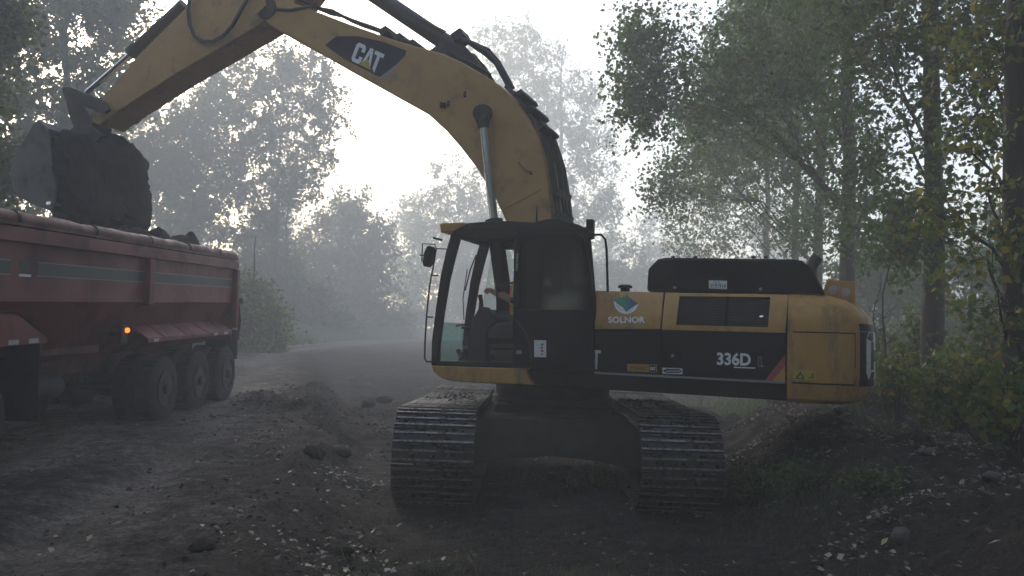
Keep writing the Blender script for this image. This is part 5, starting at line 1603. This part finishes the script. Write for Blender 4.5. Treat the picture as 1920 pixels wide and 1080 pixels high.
for k, (px, Y, hh, lab) in enumerate(((-190, 26, 16, 'second-row tree behind the leafy one beyond the tractor fender'), (-330, 20, 15, 'tree beyond the tractor across the road'))):
    b = gbase(px, Y); r_ = np.random.default_rng(300 + k)
    bl = [(b[0] + r_.normal() * 2.0, b[1] + r_.normal() * 1.5, b[2] + hh * r_.uniform(.1, 1.0), r_.uniform(1.1, 1.8), r_.uniform(1.0, 1.6)) for _ in range(22)]
    tree('broadleaf_tree', lab, b, .2, hh, bl, .2, 260, 34, .6, L_LEFT, M_BARK, 310 + k, 'trees along the left side of the road')
# ---- far misty trees
b = gbase(1040, 90)
tree('misty_tree', 'tall pale poplar looming in the fog behind the boom', b, .45, 33,
     [pb(950, 90, 90, 80, 45), pb(1010, 110, 90, 45, 40), pb(920, 140, 90, 45, 50), pb(1060, 180, 90, 74, 50), pb(980, 200, 90, 74, 74), pb(1110, 230, 90, 45, 45), pb(1030, 280, 90, 80, 74), pb(1130, 300, 90, 45, 50), pb(1090, 370, 90, 70, 74), pb(1150, 400, 90, 30, 50), pb(1010, 390, 90, 74, 74), pb(1120, 740, 90, 74, 50), pb(1050, 500, 90, 80, 50), pb(960, 300, 90, 80, 74), pb(1060, 580, 90, 90, 40), pb(950, 80, 90, 20, 25, 0, 1.5), pb(1000, 70, 90, 14, 18, 0, .8)],
     .30, 430, 54, .95, L_POP, M_BARK, 31, 'far trees in the fog')
b = gbase(870, 96)
tree('misty_tree', 'low spreading tree in thick fog behind the cab mirror', b, .35, 18,
     [pb(835, 330, 96, 25, 30), pb(870, 370, 96, 40, 40), pb(810, 390, 96, 40, 35), pb(840, 440, 96, 74, 40), pb(900, 440, 96, 50, 50), pb(790, 740, 96, 40, 40), pb(850, 520, 96, 80, 40), pb(930, 400, 96, 40, 50), pb(850, 590, 96, 100, 40), pb(920, 520, 96, 74, 50)],
     .30, 280, 54, .95, L_POP, M_BARK, 32, 'far trees in the fog')
b = gbase(1190, 78)
tree('misty_tree', 'misty bush between the cab hand rail and the engine hood', b, .2, 9,
     [pb(1190, 490, 78, 40, 30), pb(1150, 530, 78, 80, 30), pb(1230, 530, 78, 80, 30), pb(1190, 580, 78, 80, 30), pb(1300, 660, 78, 74, 40)],
     .28, 140, 50, .8, L_POP, M_BARK, 33, 'far trees in the fog')
# a far-off wood closing the view, one hazy mass
r_ = np.random.default_rng(808)
FC = []; ft = MB()
for k in range(56):
    X_ = -105 + k * 3.4 + r_.normal() * 1.5; Y_ = 118 + r_.uniform(-10, 22) + .08 * abs(X_)
    hh = r_.uniform(14, 21); z_ = zat(X_, Y_)
    ft.tube([(X_, Y_, z_ - .3), (X_ + r_.normal() * .3, Y_, z_ + hh * .5), (X_ + r_.normal() * .5, Y_, z_ + hh * .9)], [.28, .2, .05], 6)
    for q in range(64):
        t = r_.uniform(.03, 1); w_ = 3.2 * (1 - .62 * t) + .4
        c_ = np.array([X_ + r_.normal() * w_ * .62, Y_ + r_.normal() * w_ * .62, z_ + hh * t])
        FC.append(c_ + r_.normal(size=(34, 3)) * np.array([.75, .75, .6]))
fw_ = np_mesh('far_wood', leaf_quads(np.concatenate(FC), .50, 809).reshape(-1, 3), 4, L_POP)
tag(fw_, 'far-off wood fading into the fog beyond the road', 'wood', kind='stuff')
ft.build('trunks', M_BARK, fw_, fixn=False)['kind'] = 'stuff'
for k, (px, Y, hh, lab) in enumerate(((1650, 27, 5.0, 'hazy shrub seen past the counterweight, beyond the thin bare saplings'), (1710, 33, 7.0, 'hazy small tree in the gap left of the bare poplar trunk'), (1820, 24, 5.5, 'hazy thicket deep behind the yellow-green shrubs'), (1900, 30, 8.0, 'hazy tree closing the woodland behind the thickest trunk'))):
    b = gbase(px, Y)
    r_ = np.random.default_rng(400 + k)
    bl = [(b[0] + r_.uniform(-1.4, 1.4), b[1] + r_.uniform(-.8, .8), b[2] + hh * r_.uniform(.15, .9), r_.uniform(.6, 1.1), r_.uniform(.5, .9)) for _ in range(9)]
    tree('understorey_tree', lab, b, .08, hh, bl, .14, 150, 40, .42, L_LEFT if k % 2 else L_POP, M_BARK, 40 + k, 'understorey trees beyond the bank')


# ---- unseen trees added beside and behind the photographer to shade the near scene
SHADE_TREES = [(-5, -9, 'tall unseen shade tree added behind the photographer on the road side'), (0.5, -11, 'leafy unseen shade tree added straight behind the photographer'), (5.5, -8, 'unseen shade tree added behind the photographer on the bank side'), (-10.5, -6, 'broad unseen shade tree added behind the photographer across the road'), (10.5, -3, 'bank-row tree over the photographer\'s shoulder'), (8.5, 1.5, 'unseen shade tree added on the bank level with the photographer'), (9.5, 6.5, 'unseen shade tree added next beyond the thickest trunk'), (-13, 1, 'unseen shade tree added across the road level with the photographer'), (-13.5, 8, 'unseen shade tree added across the road beyond the truck cab')]
for k, (x, y, lab) in enumerate(SHADE_TREES):
    b = (x, y, zat(x, y)); r_ = np.random.default_rng(900 + k); hh = r_.uniform(14, 17)
    bl = [(x + r_.normal() * 1.7, y + r_.normal() * 1.7, b[2] + hh * r_.uniform(.08, 1.0), r_.uniform(1.2, 1.9), r_.uniform(1.0, 1.7)) for _ in range(22)]
    tree('unseen_shade_tree', lab, b, .2, hh, bl, .24, 330, 40, .62, L_POP, M_BARKP, 910 + k, 'unseen shade trees added round the photographer')


# ---- shrubs with yellowing leaves on the bank
def shrub(name, label, px, Y, hh, wid, n, seed, leaf=.085, lmat=None, grp='shrubs on the right-hand bank'):
    b = gbase(px, Y); r = np.random.default_rng(seed)
    root = empty(name, b); tag(root, label, 'shrub', grp)
    st = MB(); C = []
    for i in range(n):
        an = r.uniform(0, 2 * PI); rr = wid * r.uniform(.1, 1)
        tip = np.array([math.cos(an) * rr, math.sin(an) * rr, hh * r.uniform(.45, 1) * (1 - .35 * rr / wid)])
        mid = tip * np.array([.4, .4, .6]) + r.normal(size=3) * .05
        st.tube([np.array([r.normal() * .04, r.normal() * .04, -.05]), mid, tip], [.012, .008, .003], 4, cap=False)
        k = int(r.integers(20, 34))
        t = r.uniform(.25, 1.05, (k, 1))
        C.append(mid * (1 - t) * 1.0 + tip * t + r.normal(size=(k, 3)) * .075)
    st.build('stems', M_BARK, root, fixn=False)
    np_mesh('foliage', leaf_quads(np.concatenate(C), leaf, seed + 3, .5, .8).reshape(-1, 3), 4, lmat or L_SHRUB, root)


SH = [(1680, 11.6, 1.3, .75, 34, 'yellow-green shrub at the foot of the bank just past the counterweight'),
      (1790, 10.6, 1.4, .8, 42, 'broad-leaved shrub spilling over the bank beside the bare dark trunk'),
      (1850, 8.9, 1.2, .6, 36, 'low bright green shrub at the foot of the thickest trunk'),
      (1905, 7.6, 1.0, .45, 26, 'small leafy clump on the bank in front of the thickest trunk'),
      (1720, 13.2, 1.7, .7, 34, 'taller loose shrub directly behind the bare dark trunk'),
      (1870, 11.5, 2.2, .9, 50, 'tall mixed shrub filling the shade between the two near trunks'),
      (1620, 13.5, 1.4, .8, 30, 'dim shrub half hidden behind the counterweight')]
for k, (px, Y, hh, wid, n, lab) in enumerate(SH):
    shrub('leafy_shrub', lab, px, Y, hh, wid, n, 500 + k)
for k, (px, Y, hh, wid, n, lab) in enumerate(((1430, 8.9, .35, .45, 26, 'low weed patch at the foot of the bank right of the track'), (1500, 8.3, .30, .40, 22, 'low weed patch creeping up the bank under the counterweight'), (1395, 9.6, .30, .4, 18, 'weed patch hard against the right-hand track'), (1110, 10.3, .25, .45, 22, 'weed patch on the ground between the two tracks'), (1640, 7.4, .25, .35, 16, 'small weed patch low on the bank face'))):
    shrub('weed_patch', lab, px, Y, hh, wid, n, 560 + k, .045, L_GRASS, 'weed patches round the tracks')
# thin bare saplings beside the counterweight
for k, (px, Y, hh, lab) in enumerate(((1648, 12.5, 3.1, 'thin bare sapling beside the counterweight, twigs reaching up'), (1662, 15.0, 2.4, 'shorter bare sapling leaning behind the thin one at the counterweight'))):
    b = gbase(px, Y); r = np.random.default_rng(600 + k)
    root = empty('bare_sapling', b); tag(root, lab, 'sapling', 'bare saplings by the counterweight')
    tb = MB(); T = [np.array([.02 * math.sin(i) * i + .01 * i * (-1 if k else 1) * 3, .0, hh * i / 8 - (.1 if i == 0 else 0)]) for i in range(9)]
    tb.tube(T, [.028 * (1 - .85 * i / 8) for i in range(9)], 6); tb.build('trunk', M_BARK, root)
    lb = MB()
    for i in range(26):
        t = r.uniform(.2, .95); a = T[int(t * 8)]; an = r.uniform(0, 2 * PI); L = r.uniform(.25, .7) * (1.1 - t)
        e = a + np.array([math.cos(an) * L, math.sin(an) * L, L * r.uniform(.5, 1.2)])
        lb.tube([a, (a + e) / 2 + r.normal(size=3) * .03, e], [.008, .005, .002], 3, cap=False)
    lb.build('branches', M_BARK, root, fixn=False)

# ------------------------------------------------------------------ ground litter
r = np.random.default_rng(77)


def scatter(n, x0, x1, y0, y1, dens):
    x = r.uniform(x0, x1, n * 4); y = r.uniform(y0, y1, n * 4)
    keep = r.uniform(0, 1, n * 4) < dens(x, y)
    x, y = x[keep][:n], y[keep][:n]
    return x, y


def litter_density(x, y):
    xe = road_edge(y); xb = np.interp(y, BANK[:, 0], BANK[:, 1])
    d = .015 + .85 * np.exp(-((x - xe - .35) / .5) ** 2) * sst(13, 9, y) + 1.1 * sst(xb - .7, xb + .1, x) + .05 * np.exp(-((x - xe + .9) / 1.2) ** 2)
    d = d + .05 * sst(xe + .5, xe + 1.5, x)
    return d * (.08 + 1.9 * np.clip(.5 + fbm(x * .9, y * .9, 3, 123), 0, 1) ** 3)


x, y = scatter(9500, -6.5, 7.5, 4.5, 15, litter_density)
z = height(x, y) + .012
n = len(x)
an = r.uniform(0, 2 * PI, n); L = r.uniform(.014, .040, n)
tilt = r.normal(0, .35, (n, 2))
d = np.stack([np.cos(an), np.sin(an), tilt[:, 0]], 1); s = np.stack([-np.sin(an), np.cos(an), tilt[:, 1]], 1)
C = np.stack([x, y, z], 1)
Q = np.stack([C - d * L[:, None], C + s * (L * .62)[:, None] + [0, 0, .008], C + d * L[:, None], C - s * (L * .62)[:, None] + [0, 0, .006]], 1)
tag(np_mesh('fallen_leaves', Q.reshape(-1, 3), 4, L_FALL), 'pale dry leaves scattered over the dug earth and bank', 'leaves', kind='stuff')


def grass_density(x, y):
    xe = road_edge(y)
    g = .95 * sst(-3.4, -4.2, x - xe) * sst(16.5, 19, y)
    g = g + .55 * np.exp(-(((x - 1.1) / .75) ** 2 + ((y - 10.6) / .8) ** 2)) + .9 * np.exp(-(((x - 2.95) / .55) ** 2 + ((y - 8.8) / 1.3) ** 2))
    g = g + .25 * np.exp(-(((x - .9) / 1.5) ** 2 + ((y - 6.2) / .4) ** 2)) + .10 * np.exp(-((x + .9) / .5) ** 2) * sst(8, 6, y)
    g = g + .35 * sst(4.0, 5.5, x) * sst(7, 9, y)
    return g * np.clip(vnoise(x * 1.7, y * 1.7, 133) * 2 + .75, 0, 1)


xs, ys = [], []
for n_, box_ in ((14000, (-1.5, 5.0, 5.0, 12.5)), (26000, (-24, -6, 16, 46)), (6000, (4, 12, 8, 22))):
    a, b_ = scatter(n_, *box_, grass_density); xs.append(a); ys.append(b_)
x = np.concatenate(xs); y = np.concatenate(ys); n = len(x)
z = height(x, y) - .01
far = np.clip(y / 10, .6, 4.0)
hgt = r.uniform(.05, .16, n) * np.where(y > 13, 3.6, 1.0); wdt = np.where(y > 13, .009, .006) * far * r.uniform(.7, 1.5, n)
an = r.uniform(0, 2 * PI, n); ln = r.uniform(.2, .8, n) * hgt; la = r.uniform(0, 2 * PI, n)
C = np.stack([x, y, z], 1); s = np.stack([np.cos(an) * wdt, np.sin(an) * wdt, 0 * an], 1)
tip = C + np.stack([np.cos(la) * ln, np.sin(la) * ln, hgt], 1)
Q = np.stack([C - s, C + s, tip], 1)
tag(np_mesh('grass', Q.reshape(-1, 3), 3, L_GRASS), 'sparse dark grass and weeds on the verge and under the machine', 'grass', kind='stuff')


# clods and stones
def rock(name, label, cat, x, y, s, m, seed, group, flat=.65):
    r_ = np.random.default_rng(seed); bm = bmesh.new(); bmesh.ops.create_icosphere(bm, subdivisions=3, radius=1)
    ax = r_.uniform(.7, 1.25, 3); ax[2] *= flat
    for v in bm.verts:
        p = np.array(v.co) * ax
        k = 1 + .55 * float(fbm(np.array([p[0] * 1.3 + seed + p[2]]), np.array([p[1] * 1.3 + p[2] * .7]), 4, seed)[0])
        v.co = Vector(p * k * s)
    me = bpy.data.meshes.new(name); bm.to_mesh(me); bm.free(); me.materials.append(m)
    me.polygons.foreach_set('use_smooth', [True] * len(me.polygons))
    o = bpy.data.objects.new(name, me); COL.objects.link(o); o.location = (x, y, zat(x, y) + s * flat * .35)
    o.rotation_euler = (0, 0, r_.uniform(0, 6))
    tag(o, label, cat, group)


def on_ground(px, py):
    d_ = ray(px, py); t = 1.0
    for _ in range(4000):
        p = CAMP + d_ * t
        if p[2] < zat(p[0], p[1]): break
        t += .02
    return p


for k, (px, py, s, lab) in enumerate(((590, 856, .15, 'rounded dark clod lying on the road edge beside the excavator track'), (640, 852, .12, 'smaller dark clod touching the rounded one at the road edge'), (690, 762, .20, 'big broken clod on the dug edge ahead of the track'), (720, 752, .16, 'dark clod leaning on the big broken one ahead of the track'),
                                     (645, 1040, .07, 'small dark clod among dry leaves below the road edge'), (695, 1036, .05, 'tiny dark clod beside the small one among dry leaves'), (380, 1030, .09, 'flat dark clod on the tyre-marked road'))):
    p = on_ground(px, py); rock('soil_clod', lab, 'clod', p[0], p[1], s, M_SOIL, 700 + k, 'clods of dug soil', .6)
for k, (px, py, s, lab) in enumerate(((1572, 771, .10, 'rounded pale stone on top of the bank under the counterweight'), (1690, 1018, .085, 'grey stone at the foot of the bank'), (1735, 850, .06, 'small stone on the leafy bank top'), (1860, 900, .07, 'flat stone on the bank in front of the small clump'), (1205, 745, .05, 'white chipped stone wedged above the far track'))[:4]):
    p = on_ground(px, py); rock('stone', lab, 'stone', p[0], p[1], s, M_STONE, 720 + k, 'stones on the bank', .7)
# loose crumbs of soil
x, y = scatter(3200, -5, 5.5, 4.8, 18, lambda a, b_: .15 + .7 * np.exp(-((a - road_edge(b_)) / .8) ** 2) + .5 * sst(12, 14, b_) * sst(-5, -3.5, a) * sst(1, -.5, a))
z = height(x, y); n = len(x)
sz = (.006 + .022 * r.uniform(0, 1, n) ** 3) * (1 + 1.0 * (y > 12))
base_ = np.array([(1, 0, 0), (.3, .95, .15), (-.85, .55, -.1), (-.75, -.6, .1), (.4, -.9, -.1), (.25, .15, .62), (-.3, -.1, .55)])
fcs = [(0, 1, 5), (1, 2, 5), (2, 6, 5), (2, 3, 6), (3, 4, 6), (4, 5, 6), (4, 0, 5)]
V = []
for q in fcs:
    rr = base_[list(q)]
    V.append(rr)
V = np.array(V)                                  # 4 tris
ang = r.uniform(0, 6.28, n); ca, sa = np.cos(ang), np.sin(ang)
VV = np.repeat(V[None], n, 0) * r.uniform(.6, 1.4, (n, 1, 1, 3))
XX = VV[..., 0] * ca[:, None, None] - VV[..., 1] * sa[:, None, None]; YY = VV[..., 0] * sa[:, None, None] + VV[..., 1] * ca[:, None, None]
VV = np.stack([XX, YY, VV[..., 2]], -1) * sz[:, None, None, None] + np.stack([x, y, z + sz * .3], 1)[:, None, None, :]
tag(np_mesh('soil_crumbs', VV.reshape(-1, 3), 3, M_SOIL), 'loose crumbs of dark soil strewn along the dug edge', 'soil', kind='stuff')

x, y = scatter(7000, -6.5, 5.0, 4.8, 16, lambda a, b_: .25 + .5 * sst(.2, -1.2, a - road_edge(b_)) * np.clip(.6 + 1.3 * fbm(a * .8, b_ * .8, 3, 151), 0, 1))
z = height(x, y); n = len(x); sz = .004 + .018 * r.uniform(0, 1, n) ** 4
ang = r.uniform(0, 6.28, n); ca, sa = np.cos(ang), np.sin(ang)
VV = np.repeat(V[None], n, 0) * r.uniform(.6, 1.4, (n, 1, 1, 3))
XX = VV[..., 0] * ca[:, None, None] - VV[..., 1] * sa[:, None, None]; YY = VV[..., 0] * sa[:, None, None] + VV[..., 1] * ca[:, None, None]
VV = np.stack([XX, YY, VV[..., 2]], -1) * sz[:, None, None, None] + np.stack([x, y, z + sz * .25], 1)[:, None, None, :]
tag(np_mesh('gravel', VV.reshape(-1, 3), 3, M_STONE), 'small loose gravel pressed into the dirt road', 'gravel', kind='stuff')

# ------------------------------------------------------------------ fog
f = MB(); f.box((0, 75, 18.5), (290, 280, 43.0))
hz = f.build('haze', mat('haze_volume', (1, 1, 1)), smooth=False)
tag(hz, 'pale morning fog filling the whole site', 'fog', kind='stuff')
hm = MATS['haze_volume']; hm.node_tree.nodes.clear()
ho = hm.node_tree.nodes.new('ShaderNodeOutputMaterial'); hv = hm.node_tree.nodes.new('ShaderNodeVolumePrincipled')
hv.inputs['Color'].default_value = (0.97, 0.975, 0.985, 1)
hv.inputs['Density'].default_value = FOG
hv.inputs['Anisotropy'].default_value = 0.2
hm.node_tree.links.new(hv.outputs[0], ho.inputs['Volume'])
